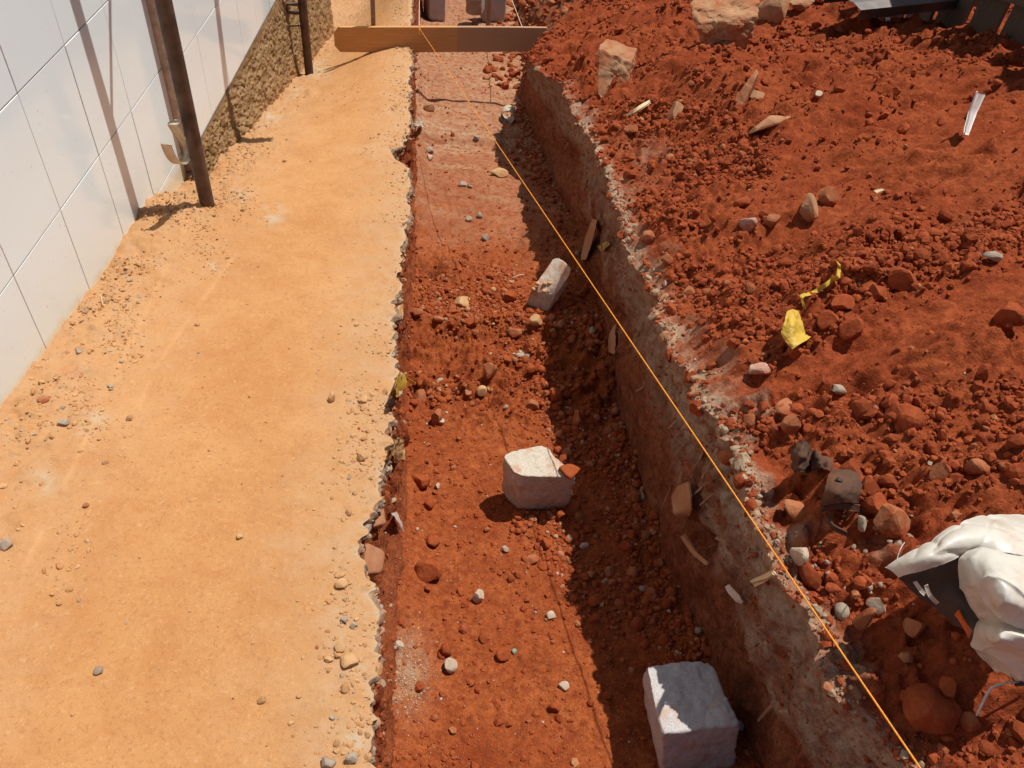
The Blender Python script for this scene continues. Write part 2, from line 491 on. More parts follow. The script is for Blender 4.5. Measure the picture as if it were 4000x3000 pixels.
# B left wall: crust lip, recess, then slope to the floor
sb = np.linspace(0, 1, NB)
LIPT = (0.050 + jag(ys, 12, 0.045, 9))[:, None]
recess = (0.016 + jag(ys, 11, 0.034, 10))[:, None] + 0.05 * np.exp(-((Y - 0.98) / 0.07) ** 2) + 0.045 * np.exp(-((Y - 1.14) / 0.05) ** 2) + 0.03 * np.exp(-((Y - 2.1) / 0.12) ** 2)
lipx = XL[:, None]
t1 = np.clip(sb / 0.25, 0, 1)[None]; t2 = np.clip((sb - 0.25) / 0.15, 0, 1)[None]; t3 = np.clip((sb - 0.40) / 0.60, 0, 1)[None]
bx = lipx + 0.006 * np.sin(t1 * np.pi) * (t1 < 1) - recess * t2 + (XFL[:, None] - (lipx - recess)) * t3 ** 1.3
bz = -LIPT * t1 - 0.02 * t2 - (FD - LIPT - 0.02) * t3
G[:, NA:NA + NB, 0] = bx; G[:, NA:NA + NB, 2] = bz
# C floor
c0 = NA + NB; sc_ = np.linspace(0, 1, NCf)
G[:, c0:c0 + NCf, 0] = XFL[:, None] + (XFR - XFL)[:, None] * sc_
G[:, c0:c0 + NCf, 2] = -FD
# D right wall
d0 = c0 + NCf; sd = np.linspace(0, 1, ND)[None]
prof = 0.72 * sd + 0.28 * sd ** 4
G[:, d0:d0 + ND, 0] = XFR[:, None] + (XR - XFR)[:, None] * prof
HRy = hr(ys)[:, None]
G[:, d0:d0 + ND, 2] = -FD + (HRy + FD) * (sd * 0.96 + 0.04 * np.sin(sd * np.pi / 2))
# E heap
e0 = d0 + ND; se = np.linspace(0, 1, NE)[None]
ext = 7.5 * (0.20 * se + 0.80 * se ** 2.6)
G[:, e0:, 0] = XR[:, None] + ext
SEC = np.zeros(NT, int); SEC[NA:c0] = 1; SEC[c0:d0] = 2; SEC[d0:e0] = 3; SEC[e0:] = 4


def rise(x, y, e):
    r = (0.60 * (1 - np.exp(-e / 1.25))) * (0.50 + 0.50 * sstep(5.6, 3.4, y)) + 0.05 * np.clip(e - 1.5, 0, 5)
    r = r + 0.20 * np.exp(-((x - 2.0) / 0.75) ** 2 - ((y - 6.0) / 1.3) ** 2)
    r = r + 0.10 * np.exp(-((x - 1.2) / 0.35) ** 2 - ((y - 3.9) / 0.8) ** 2)
    return r


G[:, e0:, 2] = HRy + rise(G[:, e0:, 0], Y, ext)
G[:, :, 2] += P(ys)[:, None]
U0, V0, D0 = project(G)


def blob(u, v, ru, rv=None, UU=None, VV=None):
    rv = rv or ru
    return np.exp(-((U0 if UU is None else UU) - u) ** 2 / ru ** 2 - ((V0 if VV is None else VV) - v) ** 2 / rv ** 2)


def seg(u0, v0, u1, v1, wd, UU, VV):
    d = np.array([u1 - u0, v1 - v0], float); L2 = d @ d
    t = np.clip(((UU - u0) * d[0] + (VV - v0) * d[1]) / L2, 0, 1)
    return np.exp(-((UU - u0 - t * d[0]) ** 2 + (VV - v0 - t * d[1]) ** 2) / wd ** 2)


# --- relief
pa = G[:, :NA]
zA = fbm(pa, 2.2, 3, 0.5, 20) * 0.010 + fbm(pa, 11, 3, 0.55, 21) * 0.0060 + np.clip(fbm(pa, 48, 2, 0.6, 22), 0, 1) * 0.0036
rs_ = np.random.default_rng(31)
for _ in range(14):
    fx, fy, fa = rs_.uniform(-1.05, -0.35), rs_.uniform(0.5, 4.5), rs_.normal() * 0.35
    dx_, dy_ = pa[..., 0] - fx, pa[..., 1] - fy
    q_ = np.sqrt(((dx_ * np.cos(fa) + dy_ * np.sin(fa)) / 0.048) ** 2 + ((dy_ * np.cos(fa) - dx_ * np.sin(fa)) / 0.135) ** 2)
    zA += -0.0028 * sstep(1.15, 0.4, q_ + 0.35 * fbm(pa, 12, 2, 0.5, 28))
edge = sstep(0.20, 0.0, XL[:, None] - pa[..., 0])
zA += edge * (fbm(pa, 30, 3, 0.6, 23) * 0.008)
nearw = sstep(0.42, 0.05, pa[..., 0] - WX)
zA += nearw * np.clip(fbm(pa, 20, 4, 0.65, 24), -0.12, 1) * 0.036
for _u, _v, _r, _a in ((446, 432, 20, 0.016), (668, 158, 11, 0.020)):
    zA += _a * blob(_u, _v, _r, _r * 0.8, U0[:, :NA], V0[:, :NA]) * (1 + 0.9 * fbm(pa, 40, 3, 0.6, 29))
hump = sstep(0.42, 0.12, pa[..., 0] - WX + 0.03 * fbm(pa, 20, 2, 0.5, 25)) * sstep(2.35, 2.95, pa[..., 1]) * sstep(3.075, 3.045, pa[..., 1] + 0.012 * fbm(pa, 30, 2, 0.5, 26))
zA += hump * (0.045 + 0.012 * fbm(pa, 28, 3, 0.6, 27))
zA -= sstep(0.40, 0.15, pa[..., 0] - WX) * sstep(3.04, 3.08, pa[..., 1]) * sstep(3.7, 3.2, pa[..., 1]) * 0.035
zA -= 0.078 * np.clip(pa[..., 1] - 3.0, 0, 6) * sstep(0.80, 0.0, pa[..., 0] + 1.22)
zA -= 0.010 * sstep(0.03, 0.0, XL[:, None] - pa[..., 0])
G[:, :NA, 2] += zA
pb = G[:, NA:c0]
wB = np.sin(np.clip(sb, 0, 1) * np.pi)[None]
G[:, NA:c0, 0] += (fbm(pb, 9, 3, 0.6, 33) * 0.028 + fbm(pb, 30, 3, 0.6, 30) * 0.020 + fbm(pb, 80, 2, 0.6, 31) * 0.008) * (0.35 + 0.65 * wB) * (sb > 0)[None]
G[:, NA:c0, 2] += (fbm(pb, 35, 3, 0.6, 32) * 0.010) * wB
G[:, NA:c0, 2] += zA[:, -1:] * (1 - sb)[None]
B_END = True
pc = G[:, c0:d0]
stepw = sstep(2.62, 2.74, pc[..., 1] + 0.06 * fbm(pc, 5, 3, 0.5, 40) - 0.05 * np.sin(pc[..., 0] * 7))
zC = 0.065 * stepw * np.exp(-np.clip(pc[..., 1] - 2.7, 0, 9) / 1.2)
zC += 0.030 * sstep(4.98, 5.00, pc[..., 1]) * sstep(7, 5.2, pc[..., 1]) * sstep(0.30, 0.22, pc[..., 0])
zC += fbm(pc, 3, 3, 0.5, 41) * 0.020 + fbm(pc, 12, 3, 0.6, 42) * 0.014 + np.clip(fbm(pc, 42, 3, 0.6, 43), -0.2, 1) * 0.007 * (0.5 + 0.5 * sstep(3.6, 2.6, Y))
mudm = sstep(1.9, 2.3, pc[..., 1]) * sstep(2.8, 2.6, pc[..., 1])
zC += mudm * (np.clip(fbm(pc, 14, 3, 0.6, 44), -0.2, 1) * 0.10)
zC += 0.03 * sstep(0.60, 1.0, sc_[None]) * (1 + fbm(pc, 6, 2, 0.5, 45)) * sstep(4.6, 3.5, Y) * sstep(0.2, 1.1, Y)
_uc, _vc = U0[:, c0:d0], V0[:, c0:d0]
for _u, _v, _r, _d in ((925, 600, 26, -0.085), (960, 575, 40, 0.03), (1000, 640, 60, 0.03), (890, 630, 24, 0.03), (1040, 560, 50, 0.02), (1105, 560, 30, -0.03), (905, 1010, 22, 0.03)):
    zC += _d * np.exp(-((_uc - _u) / _r) ** 2 - ((_vc - _v) / (_r * 0.8)) ** 2) * (1 + 0.8 * fbm(pc, 25, 3, 0.6, 47))
zC += 0.05 * sstep(0.12, 0.0, sc_[None]) * (1 + fbm(pc, 7, 2, 0.5, 46))
G[:, NA:c0, 2] += zC[:, :1] * (sb ** 2)[None]
G[:, c0:d0, 2] += zC
pd_ = G[:, d0:e0]
wD = np.sin(sd * np.pi) ** 0.6
layer = sstep(0.45, 0.8, sd)
dD = fbm(pd_ * np.array([1, 1.0, 0.35]), 16, 3, 0.6, 57) * 0.020 + fbm(pd_ * np.array([1, 0.7, 1.3]), 5, 4, 0.55, 50) * 0.055 + fbm(pd_, 24, 3, 0.6, 51) * 0.020 * (0.35 + layer) + fbm(pd_, 75, 2, 0.6, 52) * 0.007 * (0.4 + layer)
Ud, Vd = U0[:, d0:e0], V0[:, d0:e0]
zz = 0
for u, v, r, dp in ((1505, 1180, 24, 0.09), (1222, 350, 24, 0.07), (1330, 690, 20, 0.05), (1270, 520, 26, 0.05), (1600, 1265, 30, 0.05), (1480, 1125, 30, 0.04), (1180, 260, 20, 0.04), (1560, 1000, 26, 0.04)):
    dD = dD - dp * np.exp(-((Ud - u) / r) ** 2 - ((Vd - v) / (1.4 * r)) ** 2)
G[:, d0:e0, 0] -= dD * wD
G[:, d0:e0, 2] += zC[:, -1:] * (1 - sd) ** 3 + fbm(pd_, 20, 3, 0.6, 53) * 0.012 * wD
pe = G[:, e0:]
slant = np.stack([pe[..., 0] * 0.55 - pe[..., 1] * 0.9, pe[..., 0] * 0.35 + pe[..., 1] * 0.25, pe[..., 2]], -1)
zE = fbm(slant, 1.7, 3, 0.5, 60) * 0.085 + fbm(slant, 5, 3, 0.55, 61) * 0.055
down = pe * np.array([0.30, 1.5, 1.0])
zE += (fbm(down, 6, 3, 0.6, 68) * 0.060 + fbm(down, 17, 3, 0.6, 69) * 0.034) * (0.6 + 0.6 * sstep(2.0, 4.0, Y))
rough = 0.30 + 0.70 * sstep(-0.15, 0.25, fbm(pe, 2.4, 2, 0.5, 62))
Ue, Ve = U0[:, e0:], V0[:, e0:]
smooth_band = np.maximum.reduce([seg(1600, 840, 1880, 730, 32, Ue, Ve), seg(1880, 735, 2212, 610, 45, Ue, Ve), seg(1560, 980, 1720, 950, 40, Ue, Ve), seg(1990, 290, 2212, 230, 60, Ue, Ve), seg(2212, 150, 2050, 200, 45, Ue, Ve), seg(1650, 530, 1900, 420, 25, Ue, Ve), seg(1880, 560, 2100, 440, 20, Ue, Ve)])
rough = rough * (1 - 0.8 * smooth_band)
zE += np.clip(fbm(pe, 13, 3, 0.6, 63), -0.25, 1) * 0.062 * rough * (1 + 0.6 * sstep(2.5, 4.0, Y)) + np.clip(fbm(pe, 36, 3, 0.6, 64), -0.2, 1) * 0.030 * rough + fbm(pe, 90, 2, 0.6, 65) * 0.006
zE -= 0.03 * smooth_band
eramp = sstep(0.0, 0.10, ext)
zE = zE * eramp + (1 - eramp) * (fbm(pe, 26, 3, 0.6, 66) * 0.014 + fbm(pe, 70, 2, 0.6, 67) * 0.006)
# ledge of broken slab on the crest
zE -= 0.045 * sstep(0.12, 0.05, ext) * np.exp(-((Y - 1.66) / 0.16) ** 2)
zE[:, 0] *= 1.0
G[:, e0:, 2] += zE
top_z = G[:, e0, 2].copy()
blend = sstep(0.6, 1.0, sd)
G[:, d0:e0, 2] += blend * (top_z - G[:, e0 - 1, 2])[:, None]
# weld shared borders
G[:, NA] = G[:, NA - 1]; G[:, c0] = G[:, c0 - 1]; G[:, d0] = G[:, d0 - 1]; G[:, e0] = G[:, e0 - 1]
GU, GV, GD = project(G)

# --- colour zones (dirt that belongs to the ground, not light)
n13 = fbm(pa, 13, 3, 0.6, 70)
crustA = np.clip(sstep(0.34, 0.03, XL[:, None] - pa[..., 0] + 0.10 * n13), 0, 1) * 0.9
crustA = np.maximum(crustA, 0.75 * sstep(0.62, 0.08, pa[..., 0] - WX + 0.14 * n13))
UA, VA = GU[:, :NA], GV[:, :NA]
greyA = np.zeros_like(crustA)
for u, v, r, a in ((590, 465, 26, 0.9), (585, 255, 22, 0.8), (690, 150, 22, 0.9), (640, 200, 16, 0.6), (205, 905, 26, 0.7), (180, 930, 22, 0.5), (95, 1040, 30, 0.6), (740, 1330, 26, 0.5), (770, 1600, 45, 0.7), (175, 1355, 10, 0.7), (460, 575, 14, 0.7), (520, 420, 24, 0.6), (745, 1390, 30, 0.6), (700, 1500, 25, 0.35), (765, 1440, 25, 0.6)):
    greyA = np.maximum(greyA, a * blob(u, v, r, r * 0.8, UA, VA) * sstep(-0.35, 0.3, fbm(pa, 30, 3, 0.6, 71)))
greyA = np.maximum(greyA, 0.45 * sstep(0.03, 0.0, XL[:, None] - pa[..., 0]) * sstep(-0.2, 0.3, fbm(pa, 16, 2, 0.6, 79)))
redA = np.zeros_like(crustA)
for u, v, r, a in ((140, 800, 26, 0.5), (205, 885, 25, 0.6), (165, 985, 20, 0.35), (480, 355, 20, 0.4), (340, 765, 10, 0.3)):
    redA = np.maximum(redA, a * blob(u, v, r, r * 0.7, UA, VA) * sstep(-0.2, 0.4, fbm(pa, 22, 3, 0.6, 72)))
strk = np.maximum.reduce([seg(410, 470, 180, 960, 5, UA, VA), seg(180, 960, 5, 1330, 6, UA, VA), seg(500, 560, 330, 800, 5, UA, VA), seg(330, 800, 300, 880, 7, UA, VA)])
strk = 0.42 * strk * sstep(-0.5, 0.2, fbm(pa, 9, 2, 0.5, 73))
dA = {'crust': crustA, 'grey': greyA, 'red': redA, 'streak': strk}
crustB = np.repeat(np.clip(1.0 - sstep(0.24, 0.42, sb), 0, 1)[None], NR, 0)
UC, VC = GU[:, c0:d0], GV[:, c0:d0]
crustC = 1.0 * sstep(2.9, 4.6, pc[..., 1] + 0.5 * fbm(pc, 4, 3, 0.6, 74)) * (0.45 + 0.9 * np.clip(fbm(pc * np.array([0.5, 2.5, 1]), 5, 3, 0.6, 78), 0, 1)) + 0.25 * sstep(5.0, 5.05, pc[..., 1])
crustC = np.maximum(crustC, blob(870, 1450, 50, 75, UC, VC) * 0.9)
crustC = np.maximum(crustC, 0.6 * blob(950, 330, 60, 40, UC, VC))
crustD = np.clip(sstep(0.42, 0.78, sd + 0.40 * fbm(pd_, 5, 3, 0.6, 75)), 0, 1) * (0.55 + 0.45 * sstep(2.6, 1.2, Y)) * sstep(6.5, 4.2, Y)
crustE = 0.95 * sstep(0.09, 0.0, ext + 0.10 * fbm(pe, 8, 3, 0.6, 76)) * sstep(5.2, 3.6, Y)
UE, VE = GU[:, e0:], GV[:, e0:]
for u, v, r, a in ((1540, 820, 48, 0.9), (1560, 770, 30, 0.6), (1780, 1400, 60, 0.55), (1900, 1190, 30, 0.6), (1400, 340, 60, 0.35), (1690, 1270, 40, 0.3), (2120, 490, 40, 0.25)):
    crustE = np.maximum(crustE, a * blob(u, v, r, r * 0.8, UE, VE) * sstep(-0.4, 0.3, fbm(pe, 18, 3, 0.6, 77)))


def ground_part(name, ca, cb, mat, attrs):
    sub = G[:, ca:cb]
    me = mesh_np(name, sub.reshape(-1, 3), grid_faces(NR, cb - ca), mat, True, {k: v.reshape(-1) for k, v in attrs.items()})
    return tag(ob(name, me), kind='structure')


ground_part('path', 0, NA, M_PATH, dA)['label'] = 'trodden orange sandy earth path along the white tiled wall'
ground_part('trench_wall', NA, c0, M_CUTL, {'crust': crustB})['label'] = 'sunlit cut side of the trench under the path edge'
ground_part('trench_floor', c0, d0, M_FLOOR, {'crust': crustC})['label'] = 'red earth floor of the trench'
ground_part('trench_wall', d0, e0, M_CUT, {'crust': crustD})['label'] = 'shaded earth side of the trench under the spoil heap'
ground_part('spoil_heap', e0, NT, M_HEAP, {'crust': crustE})['label'] = 'heap of loose red soil beside the trench'
tv = np.array([[-60, -40, P(-40) - 0.9], [60, -40, P(-40) - 0.9], [60, 110, P(110) - 0.9], [-60, 110, P(110) - 0.9]])
tag(ob('ground', mesh_np('ground', tv, np.array([[0, 1, 2, 3]]), M_TERRAIN)), kind='structure')

FG = G.reshape(-1, 3); FU, FV, FDp = GU.ravel(), GV.ravel(), GD.ravel()
FS = np.tile(SEC, NR)
vis = (FDp > 0.1) & (FU > -150) & (FU < 2360) & (FV > -150) & (FV < 1810)
VI = np.nonzero(vis)[0]
vu, vv, vd = FU[VI], FV[VI], FDp[VI]


def hit(u, v, r=4.0):
    """first ground point seen at picture point u, v"""
    while True:
        m = np.nonzero((np.abs(vu - u) < r) & (np.abs(vv - v) < r))[0]
        if len(m) or r > 120: break
        r *= 1.7
    d = vd[m]; dm = d.min()
    m = m[d < dm + 0.12]
    k = m[np.argmin((vu[m] - u) ** 2 + (vv[m] - v) ** 2)]
    return FG[VI[k]].copy()


def above(u, v, foot):
    """point on the sight line u, v straight above a foot point"""
    r = ray(u, v); a = r[:2]; t = a.dot(foot[:2]) / a.dot(a); return EYE + t * r


def zground(x, y):
    j = int(np.clip(np.searchsorted(ys, y), 0, NR - 1)); row = G[j]
    k = int(np.argmin(np.abs(row[:, 0] - x))); return row[k, 2]


# ------------------------------------------------------------------ rocks
def ico(sub):
    bm = bmesh.new(); bmesh.ops.create_icosphere(bm, subdivisions=sub, radius=1.0)
    V = np.array([v.co[:] for v in bm.verts]); Ft = np.array([[v.index for v in f.verts] for f in bm.faces]); bm.free(); return V, Ft


ICO = {s: ico(s) for s in (1, 2, 3, 4)}


def rock_verts(sub, seed, cuts=9, cut=(0.55, 0.92), rough=0.06, size=(1, 1, 1)):
    r = np.random.default_rng(seed); V, Ft = ICO[sub]; V = V.copy()
    for _ in range(cuts):
        n = r.normal(size=3); n /= np.linalg.norm(n); d = r.uniform(*cut)
        h = V @ n - d; V -= np.outer(np.clip(h, 0, None) * 0.93, n)
    if rough > 0:
        V = V * (1 + rough * fbm(V + seed * 3.1, 2.2, 3, 0.6, seed))[:, None]
    V *= np.array(size); return V, Ft


def rot_rand(r, tilt=1.0):
    a, b, c = r.uniform(0, 2 * np.pi), r.normal() * 0.5 * tilt, r.normal() * 0.5 * tilt
    ca, sa_, cb, sb_, cc, sc2 = np.cos(a), np.sin(a), np.cos(b), np.sin(b), np.cos(c), np.sin(c)
    return np.array([[ca, -sa_, 0], [sa_, ca, 0], [0, 0, 1]]) @ np.array([[1, 0, 0], [0, cb, -sb_], [0, sb_, cb]]) @ np.array([[cc, 0, sc2], [0, 1, 0], [-sc2, 0, cc]])


def px_m(p):
    """picture units per metre at p"""
    return F_PX / K / ((p - EYE) @ CM)[2]


def stone(name, u, v, wpx, hpx, label, mat, seed, cat='stone', sub=3, cuts=10, rough=0.05, yaw=None, sink=0.22, cut=(0.38, 0.8), deep=1.0, smooth=False, group=None, tilt=0.0, lift=0.0):
    """a free rock resting on the ground: (u, v) = its middle in the picture, wpx x hpx its apparent size"""
    p = hit(u, v + hpx * 0.35); s = px_m(p)
    wx = wpx / s / 2; hz = hpx / s / 2 / 0.88
    V, Ft = rock_verts(sub, seed, cuts, cut, rough, (wx, (wx + hz) / 2 * deep, hz))
    r = np.random.default_rng(seed + 5)
    a = yaw if yaw is not None else r.uniform(-0.4, 0.4)
    Rz = np.array([[np.cos(a), -np.sin(a), 0], [np.sin(a), np.cos(a), 0], [0, 0, 1]])
    Ry = np.array([[np.cos(tilt), 0, np.sin(tilt)], [0, 1, 0], [-np.sin(tilt), 0, np.cos(tilt)]])
    V = V @ Ry.T @ Rz.T
    zmin = V[:, 2].min(); h = V[:, 2].max() - zmin
    V[:, 2] -= zmin + sink * h
    o = ob(name, mesh_np(name, V, Ft, mat, smooth), None, p + np.array([0, 0, lift]))
    return tag(o, label, cat, group)


def cube_pts(n, rnd=0.12):
    """rounded unit cube as quads: verts in [-1,1]^3"""
    bm = bmesh.new(); bmesh.ops.create_cube(bm, size=2.0)
    bmesh.ops.subdivide_edges(bm, edges=bm.edges[:], cuts=n, use_grid_fill=True)
    V = np.array([q.co[:] for q in bm.verts]); Fq = np.array([[q.index for q in f.verts] for f in bm.faces]); bm.free()
    core = np.clip(V, -1 + rnd, 1 - rnd); d = V - core; L = np.linalg.norm(d, axis=1, keepdims=True)
    V = core + np.where(L > 1e-9, d / np.maximum(L, 1e-9) * np.minimum(L, rnd), 0)
    return V, Fq


def hexa(c8, n=16, rnd=0.10, amp=0.006, seed=0, freq=9):
    """c8: bottom ring (4) then top ring (4), both in the same turning order"""
    V, Fq = cube_pts(n, rnd); c8 = np.array(c8, float)
    a, b, c = (V[:, 0] + 1) / 2, (V[:, 1] + 1) / 2, (V[:, 2] + 1) / 2
    def q(i): return (c8[i] * ((1 - a) * (1 - b))[:, None] + c8[i + 1] * (a * (1 - b))[:, None] + c8[i + 2] * (a * b)[:, None] + c8[i + 3] * ((1 - a) * b)[:, None])
    W = q(0) * (1 - c)[:, None] + q(4) * c[:, None]
    ctr = W.mean(0); rc_ = np.random.default_rng(seed)
    for _ in range(9):
        nb = rc_.normal(size=3); nb /= np.abs(nb).max(); nb = np.where(np.abs(nb) < 0.45, 0, nb); nb /= np.linalg.norm(nb)
        pj = (W - ctr) @ nb; dm = pj.max() * rc_.uniform(0.86, 0.97); W = W - np.outer(np.clip(pj - dm, 0, None) * 0.9, nb)
    d = W - ctr; L = np.linalg.norm(d, axis=1, keepdims=True)
    W = W + d / L * (fbm(W, freq, 4, 0.55, seed) * amp + fbm(W, freq * 6, 2, 0.6, seed + 3) * amp * 0.35)[:, None]
    return W, Fq


def put(name, V, Fq, mat, label, cat, group=None, smooth=True, attrs=None):
    V2, c = recenter(V)
    return tag(ob(name, mesh_np(name, V2, Fq, mat, smooth, attrs), None, c), label, cat, group)


def tube(pts, rad, n=10, cap=True):
    pts = np.array(pts, float); m = len(pts); rad = np.broadcast_to(np.asarray(rad, float), (m,))
    tn = np.gradient(pts, axis=0); tn /= np.linalg.norm(tn, axis=1, keepdims=True)
    up = np.array([0, 0, 1.0]) if abs(tn[0, 2]) < 0.9 else np.array([1.0, 0, 0])
    V = []
    for i in range(m):
        a = np.cross(tn[i], up); a /= np.linalg.norm(a); b = np.cross(a, tn[i]); up = b
        for k in range(n):
            th = 2 * np.pi * k / n; V.append(pts[i] + rad[i] * (np.cos(th) * a + np.sin(th) * b))
    V = np.array(V); Fq = []
    for i in range(m - 1):
        for k in range(n):
            Fq.append([i * n + k, i * n + (k + 1) % n, (i + 1) * n + (k + 1) % n, (i + 1) * n + k])
    if cap:
        c1, c2 = len(V), len(V) + 1; V = np.vstack([V, pts[0], pts[-1]])
        for k in range(0, n, 2):
            Fq.append([c1, (k + 2) % n, (k + 1) % n, k]); e = (m - 1) * n
            Fq.append([c2, e + k, e + (k + 1) % n, e + (k + 2) % n])
    return V, np.array(Fq)


def box8(c8):
    return np.array(c8, float), np.array([[0, 3, 2, 1], [4, 5, 6, 7], [0, 1, 5, 4], [1, 2, 6, 5], [2, 3, 7, 6], [3, 0, 4, 7]])


def obox(c, sx, sy, sz, ax=(1, 0, 0), ay=(0, 1, 0)):
    ax = np.array(ax, float); ax /= np.linalg.norm(ax); ay = np.array(ay, float); ay -= ay.dot(ax) * ax; ay /= np.linalg.norm(ay); az = np.cross(ax, ay)
    c = np.array(c, float)
    return [c + ax * sx * i / 2 + ay * sy * j / 2 + az * sz * k / 2 for k in (-1, 1) for i, j in ((-1, -1), (1, -1), (1, 1), (-1, 1))]


def catmull(ctrl, n):
    """ctrl a x b x 3 -> dense surface"""
    def up(A, n):
        m = len(A); t = np.linspace(0, m - 1, n); i = np.clip(t.astype(int), 0, m - 2); f = (t - i)
        f = f.reshape(-1, *([1] * (A.ndim - 1)))
        g = lambda k: A[np.clip(i + k, 0, m - 1)]
        p0, p1, p2, p3 = g(-1), g(0), g(1), g(2)
        return 0.5 * (2 * p1 + (p2 - p0) * f + (2 * p0 - 5 * p1 + 4 * p2 - p3) * f * f + (3 * p1 - p0 - 3 * p2 + p3) * f ** 3)
    A = up(np.array(ctrl, float), n[0]); A = up(A.transpose(1, 0, 2), n[1]).transpose(1, 0, 2); return A


def cloth(name, ctrl, n, mat, thick=0.002, wr=0.0, wf=20, seed=0, parent=None, label=None, cat=None, group=None, tear=0.0, crease=0.0):
    A = catmull(ctrl, n); nr, nc = A.shape[:2]
    du = np.gradient(A, axis=0); dv = np.gradient(A, axis=1); nn = np.cross(du, dv); nn /= np.maximum(np.linalg.norm(nn, axis=2, keepdims=True), 1e-9)
    if crease:
        q0_ = A.reshape(-1, 3) @ np.array([[0.8, -0.6, 0.0], [0.6, 0.8, 0.0], [0.0, 0.0, 1.0]]).T
        q0_ = q0_.reshape(A.shape)
        for f_, sx_, sy_, am_ in ((7.0, 1.0, 0.22, 1.0), (13.0, 0.25, 1.0, 0.55), (24.0, 1.0, 0.35, 0.28)):
            kk = np.abs(fbm(q0_ * np.array([sx_, sy_, 0.6]), f_, 1, 0.5, seed + int(f_)))
            A = A + nn * ((np.exp(-(kk / 0.10) ** 1.2) - 0.25) * crease * am_)[..., None]
    if wr: A = A + nn * (fbm(A, wf, 3, 0.6, seed) * wr)[..., None]
    if tear:
        for row, inner in ((0, 1), (-1, -2)):
            A[row] += (A[row] - A[inner]) * (fbm(A[row], 140, 2, 0.6, seed + 3) * tear)[:, None]
    V = np.vstack([(A + nn * thick / 2).reshape(-1, 3), (A - nn * thick / 2).reshape(-1, 3)])
    f = grid_faces(nr, nc); o = nr * nc
    b = [i for i in range(nc)] + [r * nc + nc - 1 for r in range(1, nr)] + [(nr - 1) * nc + c for c in range(nc - 2, -1, -1)] + [r * nc for r in range(nr - 2, 0, -1)]
    side = np.array([[b[i], b[(i + 1) % len(b)], b[(i + 1) % len(b)] + o, b[i] + o] for i in range(len(b))])
    Fq = np.vstack([f, f[:, ::-1] + o, side])
    if parent is not None:
        return child(name, mesh_np(name, V, Fq, mat, True), parent)
    return put(name, V, Fq, mat, label, cat, group)


# ------------------------------------------------------------------ white wall
wall = empty('tiled_wall', (WX, 3.2, P(3.2)))
tag(wall, 'white glazed tile wall on a rough brown plinth beside the path', 'wall')
YC, YE, WF = 3.45, 7.28, -1.245             # the wall steps out towards the path at YC, ends at YE


def wbox(name, x0, x1, y0, y1, z0, z1, mat):
    V, Fq = box8([(x0, y0, z0), (x1, y0, z0), (x1, y1, z0), (x0, y1, z0), (x0, y0, z1), (x1, y0, z1), (x1, y1, z1), (x0, y1, z1)])
    child(name, mesh_np(name, V, Fq, mat, False), wall)


wbox('wall_core', -1.60, WX - 0.0024, -1.0, YC + 0.01, -1.5, 3.0, M_GROUT)
wbox('wall_core', -1.60, WF - 0.0024, YC + 0.011, YE, -1.9, 3.0, M_GROUT)
wbox('wall_return', WX - 0.03, WF - 0.002, YC - 0.006, YC + 0.010, -0.295, 2.99, M_RETURN)


def tile_mesh(w_, h_, nm):
    bm = bmesh.new(); bmesh.ops.create_cube(bm, size=1.0)
    bmesh.ops.scale(bm, vec=(0.009, w_ - 0.0040, h_ - 0.0050), verts=bm.verts)
    bmesh.ops.bevel(bm, geom=bm.edges[:], offset=0.0004, segments=1, affect='EDGES')
    me = bpy.data.meshes.new(nm); bm.to_mesh(me); bm.free(); me.materials.append(M_TILE); return me


tms = {}
rt = random.Random(3)
for ylist, x_, z0 in (([1.936 + 0.3645 * c for c in range(-8, 5)] + [YC - 0.008], WX, -0.740), ([YC + 0.002] + [3.725 + 0.365 * c for c in range(0, 10)] + [YE], WF, -0.294)):
    for ya, yb in zip(ylist[:-1], ylist[1:]):
        w_ = round(yb - ya, 4); me = tms.setdefault(w_, tile_mesh(w_, 0.401, 'tile')); yc = (ya + yb) / 2
        for r_ in range(0, 8):
            zc = z0 + 0.401 * (r_ + 0.5)
            if zc > 2.4 or zc + 0.2 < P(yc) - 0.1: continue
            o = bpy.data.objects.new('tile', me); link(o, wall)
            o.location = Vector((x_ - 0.0045 + rt.uniform(-0.0008, 0.0008), yc, zc)) - Vector(wall.location)
            o.rotation_euler = (rt.uniform(-.002, .002), rt.uniform(-.002, .002), rt.uniform(-.003, .003))
# plinth: rough render under the projecting part
ny, nz = 420, 110
yy = np.linspace(YC - 0.02, YE, ny); tt = np.linspace(0, 1, nz)
A = np.zeros((ny, nz, 3)); A[..., 1] = yy[:, None]
footz = P(yy) - 0.078 * np.clip(yy - 3.0, 0, 9) - 0.10
A[..., 0] = WF + 0.004 + 0.055 * ((1 - tt) ** 1.4)[None] * (0.5 + 0.5 * sstep(3.5, 4.4, yy))[:, None]
A[..., 2] = footz[:, None] + (-0.290 - footz)[:, None] * tt[None]
dsp = fbm(A, 9, 3, 0.6, 80) * 0.016 + fbm(A, 38, 3, 0.65, 81) * 0.012 - np.clip(fbm(A, 55, 2, 0.6, 82) - 0.15, 0, 1) * 0.035
A[..., 0] += dsp * np.clip((1 - tt) * 7, 0.1, 1)[None]
cr = sstep(0.45, 0.12, tt)[None] * 0.7 * sstep(-0.4, 0.4, fbm(A, 14, 3, 0.6, 83))
child('plinth', mesh_np('plinth', A.reshape(-1, 3), grid_faces(ny, nz)[:, ::-1], M_PLINTH, True, {'crust': cr.reshape(-1)}), wall)

